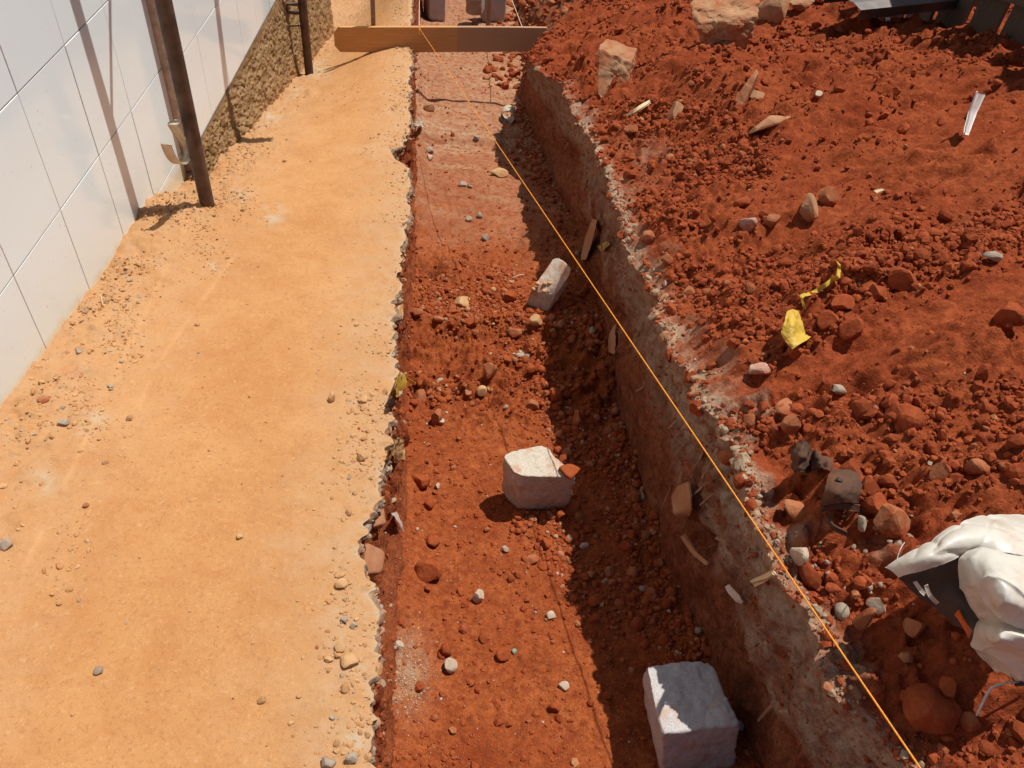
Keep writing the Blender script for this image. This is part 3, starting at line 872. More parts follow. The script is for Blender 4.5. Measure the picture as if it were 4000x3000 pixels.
# ------------------------------------------------------------------ posts
def post(u0, v0, label, rad, top=2.6):
    p = hit(u0, v0)
    root = empty('steel_post', p); tag(root, label, 'post')
    zs = np.linspace(p[2] - 0.15, top, 26)
    pts = np.stack([p[0] + 0 * zs, p[1] + 0 * zs, zs], 1)
    V, Fq = tube(pts, rad, 20)
    child('pipe', mesh_np('pipe', V, Fq, M_PIPE), root)
    return root, p


pr1, pp1 = post(446, 437, 'thick rusty steel pipe post nearest the camera standing by the tiled wall', 0.0300)
pr2, pp2 = post(668, 160, 'dark rusty steel pipe post at the rough plinth, with a square lug', 0.0300)
# square lug ring on the far post
lz = at_depth(635, 20, 1.0)
lp = above(668, 20, np.array([pp2[0] - 0.05, pp2[1] - 0.01, 0]))
for dx, dz, sx, sz in ((-0.045, 0.028, 0.09, 0.012), (-0.045, -0.028, 0.09, 0.012), (-0.085, 0.0, 0.012, 0.044)):
    V, Fq = box8(obox((pp2[0] + dx - 0.02, pp2[1], lp[2] + dz), sx, 0.035, sz))
    child('lug', mesh_np('lug', V, Fq, M_PIPE, False), pr2)
V, Fq = tube([(pp2[0] - 0.12, pp2[1] - 0.01, lp[2] - 0.12), (pp2[0], pp2[1] - 0.02, lp[2] - 0.10)], 0.005, 8)
child('tie_rod', mesh_np('tie_rod', V, Fq, M_PIPE), pr2)
# tie wire above the frame and the strap hook on the near post
V, Fq = tube([(pp1[0], pp1[1], 0.76), (pp1[0], pp1[1] + 0.25, 1.10), (pp1[0], pp1[1] + 0.9, 1.95)], 0.008, 8)
child('tie_wire', mesh_np('tie_wire', V, Fq, M_PIPE), pr1)
bx_ = pp1[0] - 0.04
hk = [(1195, 800), (1150, 825), (1172, 870), (1215, 935), (1245, 1000), (1240, 1050), (1205, 1088), (1165, 1075), (1130, 1025), (1103, 958)]
hp = np.array([at_plane_x(a / 1.7015 / K, b / 1.7015 / K, bx_) for a, b in hk])
ctrl = np.stack([hp + np.array([-0.020, 0, 0]), hp + np.array([0.020, 0, 0])], 1)
hook = cloth('strap_hook', ctrl, (50, 4), M_STRAP, 0.003, 0, label='pale metal strap bent into a hook on the near pipe post', cat='hook')

# unseen strut, added above the frame to cast the band shadow on tiles and plinth
tip = hit(583, 303)
p_end = tip + SUN * 2.2
topw = np.array([WF, 4.62, 2.75])
st = empty('shadow_strut', topw); tag(st, 'unseen timber strut added high on the tiled wall to cast a shadow band', 'strut')
d = p_end - topw; L = np.linalg.norm(d)
V, Fq = box8(obox(topw + d / 2, L, 0.075, 0.05, d, np.cross(SUN, d)))
child('timber', mesh_np('timber', V, Fq, M_STICK, False), st)

# ------------------------------------------------------------------ plank and strings
zT = -0.56
pL, pR = at_z(720, 56, zT), at_z(1192, 60, zT)
ax = pR - pL; Lp = np.linalg.norm(ax); axn = ax / Lp
back = np.cross(axn, [0, 0, 1.0]); back = back if back[1] > 0 else -back
hgt = 0.185
V, Fq = cube_pts(3, 0.15)
V = np.stack([V[:, 0] * Lp / 2, V[:, 1] * 0.0135, V[:, 2] * hgt / 2], 1)
V[:, 2] += 0.004 * np.sin(V[:, 0] * 2.1)
Rm = np.stack([axn, back, [0, 0, 1]], 1)
plank = bpy.data.objects.new('batter_board', mesh_np('batter_board', V, Fq, M_PLANK, False)); link(plank)
plank.matrix_world = Matrix.Translation(Vector((pL + pR) / 2 + back * 0.0135 - np.array([0, 0, hgt / 2]))) @ Matrix(Rm.tolist()).to_4x4()
tag(plank, 'yellow-brown timber board set on edge across the trench', 'board')
tieA = at_z(905, 60, zT + 0.003)
nearS = np.array([0.74, 1.0, 0.165]); r_ = ray(1990, 1659)
pe_ = EYE + r_ * ((0.285 - CAM_H) / r_[2])
dirS = pe_ - tieA
end = tieA + dirS * 1.35
pts = np.array([tieA + (end - tieA) * t + np.array([0, 0, -0.004 * math.sin(math.pi * t)]) for t in np.linspace(0, 1, 60)])
V, Fq = tube(pts, 0.0020, 6)
so = ob('builders_string', mesh_np('builders_string', V, Fq, M_ORANGE)); tag(so, 'taut orange string running from the board along the trench to the near corner', 'string')
knot = [tieA + np.array([0.012 * math.sin(a), 0.014 * math.cos(a) - 0.012 + 0.0135, 0.012 * math.cos(2 * a) - 0.006]) for a in np.linspace(0, 12, 60)]
V, Fq = tube(knot, 0.002, 6); child('knot', mesh_np('knot', V, Fq, M_ORANGE), so)
V, Fq = tube([tieA, tieA + np.array([0.008, -0.02, -0.05]), tieA + np.array([-0.004, -0.02, -0.12])], 0.0013, 5)
child('loose_end', mesh_np('loose_end', V, Fq, M_ORANGE), so)
far1 = at_depth(908, -120, 11.0)
V, Fq = tube(np.array([tieA + (far1 - tieA) * t for t in np.linspace(0, 1, 10)]), 0.0028, 6)
tag(ob('builders_string', mesh_np('builders_string', V, Fq, M_WHITEL)), 'pale string running beyond the board from the knot of the orange string', 'string')
tB = at_z(1128, 58, zT + 0.002); far2 = at_depth(1060, -120, 10.5)
V, Fq = tube(np.array([tB + (far2 - tB) * t for t in np.linspace(0, 1, 10)]), 0.0028, 6)
tag(ob('builders_string', mesh_np('builders_string', V, Fq, M_WHITEL)), 'pale string running beyond the right part of the board over rubble', 'string')


def stake(u0, v0, u1, v1, foot, wd, label, mat=M_STICK, top_extra=0.5):
    b = np.array(foot); t_ = above(u1, v1, b)
    V, Fq = cube_pts(2, 0.2); H_ = t_[2] + top_extra - b[2] + 0.1
    V = np.stack([V[:, 0] * wd / 2, V[:, 1] * wd / 2, (V[:, 2] + 1) / 2 * H_ - 0.1], 1)
    V[:, :2] += (fbm(V * np.array([1, 1, 3]), 3, 2, 0.5, 91) * 0.004)[:, None]
    return tag(ob('wooden_stake', mesh_np('wooden_stake', V, Fq, mat, False), None, b), label, 'stake')


bp = (pL + (pR - pL) * ((804 - 720) / (1192 - 720))) + back * 0.043
bp[2] = zground(bp[0], bp[1])
stake(804, 58, 804, 0, bp, 0.032, 'slim brown wooden stake standing behind the left half of the board')
s2 = gk(1052, 78, -FD); s2[2] = zground(s2[0], s2[1])
stake(1052, 78, 1050, 0, s2, 0.040, 'brown stake standing between grey blocks beyond the board', M_STICK, 0.3)

# ------------------------------------------------------------------ granite blocks
def fl(u, v, h=0.0, base=-FD + 0.005):
    return gk(u, v, base + h)


def src(u, v): return u / K, v / K


# block B (middle of the trench)
sB = lambda a, b: ((1800 + a / 3.017) / K, (1600 + b / 3.017) / K)
hB = 0.205
tB_ = [fl(*sB(650, 775), h=hB), fl(*sB(1345, 800), h=hB - 0.01), fl(*sB(1000, 415), h=hB), fl(*sB(480, 515), h=hB)]
bB_ = [fl(*sB(720, 1215)), fl(*sB(1290, 1160)), None, fl(*sB(470, 1010))]
bB_[2] = bB_[1] + bB_[3] - bB_[0] + np.array([0.0, 0.03, 0])
V, Fq = hexa(bB_ + tB_, 34, 0.03, 0.009, 5, 14)
put('granite_block', V, Fq, M_GRANITE, 'whitish rough granite block with a muddy corner in the middle of the trench', 'block')
V, Ft = rock_verts(3, 77, 6, (0.5, 0.9), 0.25, (0.040, 0.032, 0.014)); V += fl(*sB(1285, 735), h=hB + 0.006)
put('mud_lump', V, Ft, M_CLODF, 'orange red mud lump stuck on the corner of the granite block', 'mud')
# block C (lower right)
sC = lambda a, b: ((2350 + a / 3.017) / K, (2450 + b / 3.017) / K)
hC = 0.215
tC_ = [fl(*sC(715, 1255), h=hC), fl(*sC(1625, 1150), h=hC), fl(*sC(1290, 365), h=hC), fl(*sC(490, 470), h=hC)]
bC_ = [fl(*sC(700, 1760)), fl(*sC(1560, 1640)), None, fl(*sC(490, 930))]
bC_[2] = bC_[1] + bC_[3] - bC_[0] + np.array([0.0, 0.0, 0])
V, Fq = hexa(bC_ + tC_, 34, 0.045, 0.010, 8, 14)
put('granite_block', V, Fq, M_GRANITE2, 'grey granite block half in shade against the shaded side of the trench', 'block')
# block A (leaning, further up)
sA = lambda a, b: ((1950 + a / 4.74) / K, (950 + b / 4.74) / K)
bs_ = -FD + 0.05
fb = [fl(*sA(470, 1185), base=bs_), fl(*sA(890, 1310), base=bs_)]
ft = [fl(*sA(580, 880), h=0.105, base=bs_), fl(*sA(1040, 970), h=0.105, base=bs_)]
bt = [fl(*sA(1370, 500), h=0.235, base=bs_), fl(*sA(1050, 215), h=0.235, base=bs_)]
thk = [fb[0] - ft[0], fb[1] - ft[1]]
bb = [bt[0] + thk[1], bt[1] + thk[0]]
V, Fq = hexa([fb[0], fb[1], bb[0], bb[1], ft[0], ft[1], bt[0], bt[1]], 28, 0.03, 0.007, 12, 14)
put('granite_block', V, Fq, M_GRANITE3, 'reddish white granite block tilted against the shaded trench side', 'block')
for i, (a, b, s_) in enumerate(((715, 755, .014), (840, 750, .014), (950, 730, .016), (820, 880, .013), (910, 880, .011), (640, 850, .012))):
    t_ = (880 - b) / 650 + 0.05
    V, Ft = rock_verts(2, 300 + i, 6, (0.5, .9), .05, (s_, s_, s_ * 0.7)); V += fl(*sA(a, b), h=0.105 + 0.13 * max(0, t_) + 0.006, base=bs_)
    put('pebble', V, Ft, M_TAN, 'small orange pebble lying on the tilted granite block', 'pebble', 'pebbles on the tilted block')
# blocks beyond the board
def far_block(name, us, vs, h, label, mat, seed, base=-FD, rnd=0.1, yaw=0.0, dep=0.25):
    """us = (left, right), vs = (top front edge, foot)"""
    f0, f1 = gk(us[0], vs[1], base), gk(us[1], vs[1], base)
    ax_ = f1 - f0; w_ = np.linalg.norm(ax_[:2]); dy = np.array([-ax_[1], ax_[0], 0]) / w_
    dy = dy * math.cos(yaw) + np.array([ax_[0], ax_[1], 0]) / w_ * math.sin(yaw)
    f2, f3 = f1 + dy * dep, f0 + dy * dep
    t_ = [p + np.array([0, 0, h]) for p in (f0, f1, f2, f3)]
    V, Fq = hexa([f0, f1, f2, f3] + t_, 12, rnd, 0.008, seed)
    return put(name, V, Fq, mat, label, 'block')


far_block('granite_block', (908, 962), (0, 108), 0.06, 'dark stone block half hidden under the timber board', M_GRANITE2, 21, dep=0.12)
far_block('granite_block', (927, 962), (0, 48), 0.42, 'tall grey stone block standing upright beyond the board', M_GRANITE2, 22)
far_block('granite_block', (1004, 1040), (0, 34), 0.16, 'pale stone block tipped beside the stake beyond the board', M_GREY, 23, yaw=0.5, base=-FD + 0.12)
far_block('granite_block', (1044, 1092), (0, 50), 0.34, 'broad grey stone block right of the stake beyond the board', M_GRANITE2, 24)

# ------------------------------------------------------------------ rocks of the heap
def rockblock(name, front, dback, thick, label, mat, seed, cat, amp=0.02, rnd=0.12, up=0.0):
    """front: four picture corners (bottom left, bottom right, top right, top left) of the face turned to the camera; it is given a real depth behind"""
    foot = hit((front[0][0] + front[1][0]) / 2, (front[0][1] + front[1][1]) / 2 - 2)
    dn_ = ((foot - EYE) @ CM)[2]
    f0, f1 = at_depth(*front[0], dn_), at_depth(*front[1], dn_ + dback * 0.1)
    t1_, t0_ = at_depth(*front[2], dn_ + dback), at_depth(*front[3], dn_ + dback)
    bk = np.array([0.05, thick, up]); dwn = np.array([0, 0.0, -0.06])
    V, Fq = hexa([f0 + dwn, f1 + dwn, f1 + bk * 1.15 + dwn, f0 + bk * 1.15 + dwn, t0_, t1_, t1_ + bk * 0.8, t0_ + bk * 0.8], 22, rnd, amp, seed, 5)
    return put(name, V, Fq, mat, label, cat, smooth=False)


rockblock('boulder', [(1528, 92), (1626, 100), (1636, 36), (1500, 50)], -0.06, 0.36, 'largest pale brown boulder on top of the spoil heap', M_BROWN, 41, 'boulder', 0.05, 0.10, 0.10)
stone('boulder', 1664, 16, 90, 80, 'grey brown boulder just behind the largest boulder', M_BROWN, 11, 'boulder', 4, 9, 0.08, sink=0.15, cut=(0.35, 0.7))
stone('boulder', 1726, 12, 80, 24, 'flat dusty rock on the heap right of the two boulders', M_BROWN, 12, 'boulder', 3, 10, 0.08, sink=0.2)
rockblock('boulder', [(1296, 190), (1352, 196), (1364, 136), (1292, 104)], 0.0, 0.16, 'upright brown slab of rock standing in the heap by the trench edge', M_BROWN, 43, 'boulder', 0.030, 0.06, 0.03)
rockblock('stone', [(1566, 234), (1600, 232), (1636, 162), (1630, 152)], 0.03, 0.10, 'dark pointed slab sticking out of the heap', M_TILEBRICK, 44, 'stone', 0.012, 0.06, -0.03)
stone('stone', 1632, 205, 32, 40, 'orange brown stone leaning behind the dark pointed slab', M_BROWN, 24)
stone('stone', 1655, 262, 120, 34, 'long flat brown slab lying slantwise on the heap', M_BROWN, 31, 'stone', 3, 9, 0.04, sink=0.3, deep=0.6, yaw=0.35, tilt=-0.25)
stone('stone', 1457, 240, 44, 48, 'pointed beige rock among gravel near the trench edge', M_BROWN, 33)
stone('stone', 1735, 445, 56, 66, 'rounded brown rock of a pair in the middle of the heap', M_BROWN, 35, rough=0.08)
stone('stone', 1783, 425, 44, 44, 'smaller rounded rock right of the brown one of a pair', M_DUSTY, 36, rough=0.08)
stone('stone', 1602, 430, 42, 30, 'dark red flat rock left of the pair of rounded rocks', M_CLOD, 37)
stone('stone', 1618, 478, 62, 30, 'whitish flat stone with red dirt below the pair of rounded rocks', M_REDWHITE, 38, sink=0.35)
stone('stone', 1660, 470, 46, 40, 'dusty flat stone touching the whitish flat stone', M_DUSTY, 39, sink=0.3)
stone('stone', 1548, 258, 20, 14, 'small tan stone above the long slab', M_TAN, 40)
stone('stone', 1764, 204, 26, 16, 'small cream stone in the upper middle of the heap', M_PALE, 41)
stone('stone', 1362, 276, 34, 20, 'flat tan stone beside the gravel near the trench edge', M_DUSTY, 42)
stone('stone', 1395, 505, 48, 32, 'flat dusty orange stone near the crest of the shaded trench side', M_DUSTY, 43, sink=0.35)
stone('stone', 1486, 628, 44, 26, 'orange dusty stone at the edge of the clods below the crest', M_DUSTY, 44)
stone('stone', 1634, 794, 56, 34, 'speckled white and red stone below the yellow plastic', M_REDWHITE, 45, sink=0.2)
stone('stone', 1650, 770, 24, 18, 'pinkish stone touching the speckled white and red stone', M_DUSTY, 46)
stone('stone', 1611, 735, 28, 16, 'dusty stone left of the yellow plastic', M_DUSTY, 47)
stone('stone', 1575, 612, 40, 30, 'flat rusty stone with a sunlit rim above the yellow plastic', M_DUSTY, 48, sink=0.35)
stone('stone', 2150, 550, 50, 26, 'grey half buried stone at the right side of the heap', M_GREY, 49, sink=0.3)
stone('soil_clod', 1945, 590, 74, 56, 'large dark red block of soil right of the yellow strip', M_CLOD, 50, 'clod', 3, 10, 0.05, cut=(0.45, 0.8))
stone('soil_clod', 2170, 668, 90, 50, 'large red lump of soil at the right edge of the heap', M_CLOD, 51, 'clod', 3, 9, 0.07)
stone('soil_clod', 1895, 625, 68, 38, 'wide red block of soil right of the yellow strip foot', M_CLOD, 52, 'clod', 3, 9, 0.05)
stone('soil_clod', 1838, 705, 50, 52, 'rounded red lump of soil below right of the yellow plastic', M_CLOD, 53, 'clod', 3, 9, 0.08)
stone('soil_clod', 1820, 650, 60, 40, 'broad red lump of soil just under the yellow strip', M_CLOD, 54, 'clod', 3, 9, 0.06)
stone('soil_clod', 1790, 690, 60, 44, 'red lump of soil shading the back of the yellow plastic', M_CLOD, 55, 'clod', 3, 9, 0.08)
stone('soil_clod', 1940, 890, 84, 74, 'pointed red lump of soil above the dark scraps', M_CLOD, 56, 'clod', 3, 9, 0.07)
stone('stone', 1812, 833, 40, 22, 'grey stone on the smooth red band of the heap', M_GREY, 57, sink=0.3)
stone('stone', 1700, 872, 90, 26, 'thin buried slab edge on the smooth red band of the heap', M_DUSTY, 58, sink=0.55, yaw=0.4)
stone('stone', 1702, 905, 40, 46, 'dusty stone among clods right of the string', M_DUSTY, 59)
stone('stone', 1722, 1186, 44, 54, 'cream angular stone standing close to the orange string', M_PALE, 60, sink=0.15, cut=(0.45, 0.8))
stone('stone', 1915, 1115, 84, 62, 'dusty orange angular rock above the white sack', M_DUSTY, 61, cut=(0.45, 0.8))
stone('soil_clod', 1880, 1080, 50, 66, 'tall red lump of soil beside the dark scrap', M_CLOD, 62, 'clod', 3, 9, 0.07)
stone('stone', 1998, 1190, 70, 34, 'pale tan rock just above the fold of the white sack', M_DUSTY, 63)
stone('stone', 1888, 1298, 44, 40, 'white angular stone at the edge of the shadow of the sack', M_PALE, 64, cut=(0.45, 0.8))
stone('stone', 1855, 1325, 50, 84, 'long upright dusty stone left of the shadow of the sack', M_DUSTY, 65, deep=0.5, cut=(0.4, 0.8))
stone('stone', 1815, 1312, 40, 40, 'grey dusty stone left of the long upright stone', M_GREY, 66)
stone('stone', 1858, 1125, 40, 36, 'grey stone at the foot of the dark scrap', M_GREY, 67)
stone('stone', 2085, 1545, 66, 40, 'sunlit tan rock below the shadow of the sack', M_DUSTY, 68)
stone('boulder', 2008, 1500, 130, 90, 'big dark red rounded rock lying in the shadow of the sack', M_CLOD, 69, 'boulder', 4, 8, 0.04, sink=0.4, smooth=True)
stone('stone', 1975, 1350, 60, 40, 'dusty rock in the shade under the black print of the sack', M_DUSTY, 70)
stone('soil_clod', 2040, 1470, 56, 50, 'grey red lump in the deep shade of the sack', M_CLOD, 71, 'clod')
stone('stone', 1573, 968, 58, 44, 'orange tan block embedded in the crest of the shaded trench side', M_DUSTY, 72, sink=0.35, cut=(0.45, 0.8))
stone('stone', 2030, 1010, 50, 54, 'grey orange stone standing above the white sack', M_DUSTY, 73)
stone('stone', 2110, 1000, 60, 40, 'flat dusty red stone at the right above the sack', M_DUSTY, 74, sink=.35)
stone('stone', 1437, 560, 30, 24, 'dusty pebble on the crest beside the clods', M_DUSTY, 75)
stone('stone', 1438, 608, 18, 16, 'small white grey pebble near the crest', M_PALE, 76)
stone('stone', 1730, 1090, 90, 40, 'thin dusty slab lying below the dark scrap', M_DUSTY, 78, sink=.45)
stone('stone', 2010, 995, 14, 10, 'tiny white chip above the sack', M_PALE, 79)

# ------------------------------------------------------------------ stones of the trench
TS = [(1057, 797, 38, 34, M_DUSTY, 'rounded tan stone in the centre of the trench between the upper blocks'),
      (943, 895, 26, 42, M_DUSTY, 'pale oblong flat stone near the left side of the trench'),
      (1042, 840, 26, 26, M_TAN, 'flat triangular tan stone below the rounded tan stone'),
      (910, 855, 34, 30, M_DUSTY, 'dusty red stone beside the yellow plastic scrap'),
      (1032, 1285, 36, 32, M_PALE, 'white angular stone alone on the bare trench floor'),
      (972, 1432, 32, 32, M_PALE, 'pale pointed stone on the near left trench floor'),
      (1216, 1478, 26, 20, M_PALE, 'small bright white stone near the shadow edge'),
      (1189, 1325, 24, 18, M_PALE, 'small white stone resting against a red clod'),
      (1089, 1183, 20, 15, M_PALE, 'small white pebble below the middle granite block'),
      (1077, 373, 42, 16, M_TAN, 'long flat tan stone on the upper trench floor'),
      (1075, 345, 14, 12, M_TAN, 'small tan stone above the long flat tan stone'),
      (1000, 399, 24, 12, M_GREY, 'dark flat stone on the upper trench floor'),
      (1014, 402, 14, 9, M_GREY, 'grey pebble right of the dark flat stone'),
      (930, 231, 32, 22, M_BROWN, 'brown faceted stone on the far trench floor'),
      (930, 322, 24, 12, M_GREY, 'grey flat stone on the far trench floor near the left side'),
      (928, 340, 16, 12, M_PALE, 'whitish stone below the grey flat stone'),
      (1030, 298, 16, 14, M_GREY, 'grey stone in the centre of the far trench floor'),
      (977, 290, 10, 12, M_CLODF, 'dark red lump on the far trench floor'),
      (1092, 185, 16, 20, M_CLODF, 'red lump standing on the far step of the trench floor'),
      (1048, 512, 20, 18, M_GREY, 'dark grey rounded stone on the middle trench floor'),
      (1014, 472, 16, 14, M_GREY, 'upper dark pebble of a group in the middle trench floor'),
      (1035, 465, 16, 14, M_GREY, 'right dark pebble of a group in the middle trench floor'),
      (1158, 690, 32, 24, M_TAN, 'orange squared stone in front of the tilted granite block'),
      (1110, 715, 36, 20, M_DUSTY, 'dusty flat stone left of the orange squared stone'),
      (902, 670, 28, 18, M_DUSTY, 'pinkish stone against the left side of the trench'),
      (1000, 649, 44, 18, M_TAN, 'dry tan sliver of stone in the mud ridge'),
      (948, 688, 26, 18, M_DUSTY, 'dusty round stone below the mud ridge'),
      (925, 1225, 62, 48, M_CLODF, 'largest broken red lump on the near trench floor'),
      (907, 1030, 44, 34, M_CLODF, 'red lump left of the middle granite block'),
      (935, 1162, 34, 32, M_CLODF, 'upright red lump on the near trench floor'),
      (927, 1085, 26, 22, M_CLODF, 'small red lump left below the middle granite block'),
      (963, 1395, 30, 34, M_CLODF, 'red lump near the left side of the trench with sand'),
      (1180, 1170, 30, 24, M_CLODF, 'red lump right of the gravel patch'),
      (1285, 1292, 40, 26, M_CLODF, 'red lump at the edge of the shadow in the trench'),
      (1212, 1110, 26, 26, M_CLODF, 'round red lump at the foot of the middle granite block'),
      (1085, 1408, 34, 24, M_CLODF, 'flat red lump on the near trench floor'),
      (1195, 1521, 28, 24, M_CLODF, 'lower red lump on the near trench floor'),
      (1112, 1405, 14, 10, M_WEED, 'small green grey pebble on the near trench floor'),
      (950, 908, 22, 14, M_PALE, 'white chip right of the pale oblong stone'),
      (1262, 1174, 24, 16, M_PALE, 'white wedge stone at the shadow edge below the middle block'),
      (905, 272, 10, 8, M_PALE, 'tiny white chip on the far trench floor'),
      (1245, 900, 30, 40, M_DUSTY, 'tall dusty stone at the edge of the shadow above the middle block'),
      (1150, 870, 34, 26, M_DUSTY, 'dusty stone in the rubble on the right of the trench'),
      (1200, 850, 36, 30, M_CLODF, 'red stone in the rubble on the right of the trench'),
      (1100, 640, 34, 26, M_CLODF, 'red lump left of the tilted granite block'),
      (1020, 690, 36, 22, M_CLODF, 'red lump in the mud below the ridge')]
for i, (u, v, w_, h_, m_, lb) in enumerate(TS):
    clod = m_ is M_CLODF
    stone('soil_clod' if clod else 'stone', u, v, w_, h_, lb, m_, 400 + i, 'clod' if clod else 'stone', 3, 9, 0.10 if clod else 0.04, cut=(0.45, 0.85))
# stones on the path
PS = [(15, 1170, 34, 26, M_GREY, 'pale grey stone at the far left of the path'), (518, 1157, 16, 12, M_TAN, 'small lone stone in the middle of the path'),
      (168, 757, 16, 12, M_GREY, 'dark pebble on the path near the wall'), (140, 911, 26, 16, M_GREY, 'flat grey stone in the grit by the wall'),
      (186, 1088, 14, 11, M_DUSTY, 'reddish pebble on the path streak'), (717, 854, 16, 26, M_TAN, 'long tan stone pointing along the path'),
      (787, 860, 24, 18, M_TAN, 'tan stone with dark side at the path edge'), (780, 985, 22, 22, M_TAN, 'orange stone at the edge of the path'),
      (96, 862, 28, 12, M_DUSTY, 'dark flat stone by the foot of the wall'), (238, 833, 16, 10, M_GREY, 'small grey pebble by the wall side of the path'),
      (736, 1256, 30, 22, M_TAN, 'flat tan stone near the broken path edge'), (733, 1390, 30, 24, M_TAN, 'rounded pale stone on the grit at the path edge'),
      (752, 1428, 50, 22, M_TAN, 'long brick shaped pebble lying on the grit at the path edge'), (712, 1420, 22, 16, M_TAN, 'tan stone left of the long brick shaped pebble'),
      (708, 1640, 38, 26, M_GREY, 'grey stone at the bottom edge of the path'), (757, 1632, 30, 24, M_GREY, 'second grey stone at the bottom edge beside the trench'),
      (783, 1440, 22, 20, M_DUSTY, 'reddish stone at the very lip of the path'), (742, 1335, 22, 16, M_GREY, 'whitish grit stone near the lip of the path'),
      (762, 1350, 18, 16, M_GREY, 'whitish stone at the lip of the path')]
for i, (u, v, w_, h_, m_, lb) in enumerate(PS):
    stone('stone', u, v, w_, h_, lb, m_, 500 + i, 'stone', 3, 9, 0.04, cut=(0.45, 0.85))

# broken terracotta pieces under the lip
def slabpiece(px4, offs, th, label, mat, seed, cat='brick'):
    t_ = [gk(u, v, o) for (u, v), o in zip(px4, offs)]
    n = np.cross(t_[1] - t_[0], t_[3] - t_[0]); n /= np.linalg.norm(n); n = n if n[2] > 0 else -n
    b_ = [p - n * th for p in t_]
    V, Fq = hexa(b_ + t_, 8, 0.10, 0.004, seed, 20)
    return put('broken_brick', V, Fq, mat, label, cat)


slabpiece([(790, 1142), (836, 1132), (828, 1082), (806, 1095)], (-0.07, -0.09, -0.06, -0.05), 0.05, 'upper broken terracotta piece jutting from under the path edge', M_TILEBRICK, 31)
slabpiece([(786, 1240), (826, 1238), (840, 1196), (792, 1170)], (-0.08, -0.12, -0.11, -0.06), 0.05, 'lower broken terracotta piece jutting from under the path edge', M_TILEBRICK, 32)
slabpiece([(838, 806), (858, 800), (858, 765), (846, 768)], (-0.07, -0.10, -0.09, -0.06), 0.05, 'brown brick end in the cut left side of the trench', M_TILEBRICK, 33)
slabpiece([(860, 700), (872, 690), (872, 655), (862, 660)], (-0.06, -0.10, -0.10, -0.06), 0.06, 'tan brick end under the notch in the path edge', M_TAN, 34)

# ------------------------------------------------------------------ litter
def at_h(u, v, h, foot=None):
    p = hit(u, v) if foot is None else foot
    return gk(u, v, p[2] - P(p[1]) + h)


def strip(name, rows, mat, label, cat, n=(20, 8), thick=0.0012, wr=0.002, wf=40, seed=0, tear=0.0):
    """rows: list of rows of (u, v, height above the ground)"""
    ctrl = [[at_h(u, v, h) for u, v, h in row] for row in rows]
    return cloth(name, ctrl, n, mat, thick, wr, wf, seed, None, label, cat, None, tear)


yf = hit(1720, 745)
def yl(u, v, h): return gk(u, v, yf[2] - P(yf[1]) + h)
cloth('plastic_scrap', [[yl(1700, 672, .085), yl(1712, 668, .085), yl(1722, 672, .07)], [yl(1694, 700, .075), yl(1714, 698, .085), yl(1732, 702, .05)], [yl(1690, 726, .055), yl(1716, 722, .07), yl(1738, 724, .03)], [yl(1712, 755, .045), yl(1730, 742, .055), yl(1752, 730, .03)]],
      (44, 36), M_YELLOW, 0.0015, 0.009, 38, 4, None, 'crumpled yellow plastic scrap on the red clods', 'plastic')
tl = [(1738, 664), (1734, 648), (1733, 638), (1748, 634), (1766, 626), (1784, 614), (1798, 603), (1810, 596), (1813, 580), (1812, 568), (1805, 560)]
tp = [hit(u, v) for u, v in tl]; tc = []
for (u, v), p in zip(tl, tp):
    tc.append([gk(u - 4, v - 2, p[2] - P(p[1]) + 0.03), gk(u + 3, v + 4, p[2] - P(p[1]) + 0.022)])
cloth('plastic_strip', tc, (60, 5), M_YELLOW, 0.0012, 0.003, 50, 5, None, 'narrow twisted yellow plastic strip trailing over the clods', 'plastic')
strip('plastic_scrap', [[(862, 800, .10), (873, 806, .06)], [(856, 835, .12), (878, 826, .05)], [(856, 858, .08), (872, 846, .04)]], M_YELLOW, 'yellow plastic scrap stuck in the left side of the trench', 'plastic', (16, 12), wr=0.006)
strip('plastic_scrap', [[(880, 816, .03), (886, 822, .02)], [(898, 826, .03), (892, 832, .01)]], M_YELLOW, 'small bright yellow tip of plastic on the trench floor at the left', 'plastic', (10, 6))
strip('plastic_scrap', [[(1300, 545, .02), (1290, 532, .05)], [(1318, 527, .06), (1310, 520, .08)]], M_OLIVE, 'olive yellow scrap of tape on the shaded trench side', 'plastic', (12, 8))
strip('fabric_shred', [[(1280, 472, .03), (1290, 475, .03)], [(1262, 520, .06), (1278, 528, .06)], [(1254, 562, .03), (1266, 560, .03)]], M_TANS, 'long tan fabric shred hanging on the shaded trench side by the tilted block', 'fabric', (18, 10), wr=0.005)
strip('fabric_shred', [[(1340, 690, .03), (1330, 700, .05)], [(1316, 722, .05), (1330, 735, .04)], [(1314, 760, .03), (1328, 765, .03)]], M_TANS, 'tan shred on the shaded trench side opposite the rubble', 'fabric', (16, 10), wr=0.006)
strip('bark_piece', [[(1462, 1050, .04), (1488, 1040, .05)], [(1452, 1075, .06), (1492, 1070, .08)], [(1456, 1105, .06), (1494, 1100, .08)], [(1462, 1118, .03), (1488, 1115, .04)]], M_TANS, 'curled tan bark piece stuck to the shaded trench side', 'bark', (20, 16), 0.004, 0.004, 40, 8, 1.0)
strip('root_sliver', [[(1470, 1158, .04), (1478, 1154, .05)], [(1496, 1196, .05), (1504, 1190, .06)], [(1526, 1222, .03), (1532, 1216, .04)]], M_TANS, 'tan root sliver beside the dark hole in the shaded trench side', 'root', (16, 6), 0.004)
strip('wood_piece', [[(1622, 1258, .05), (1628, 1264, .06)], [(1650, 1242, .06), (1655, 1252, .07)], [(1670, 1233, .03), (1674, 1242, .04)]], M_LATH, 'short split wood piece on the shaded trench side', 'wood', (10, 6), 0.010)
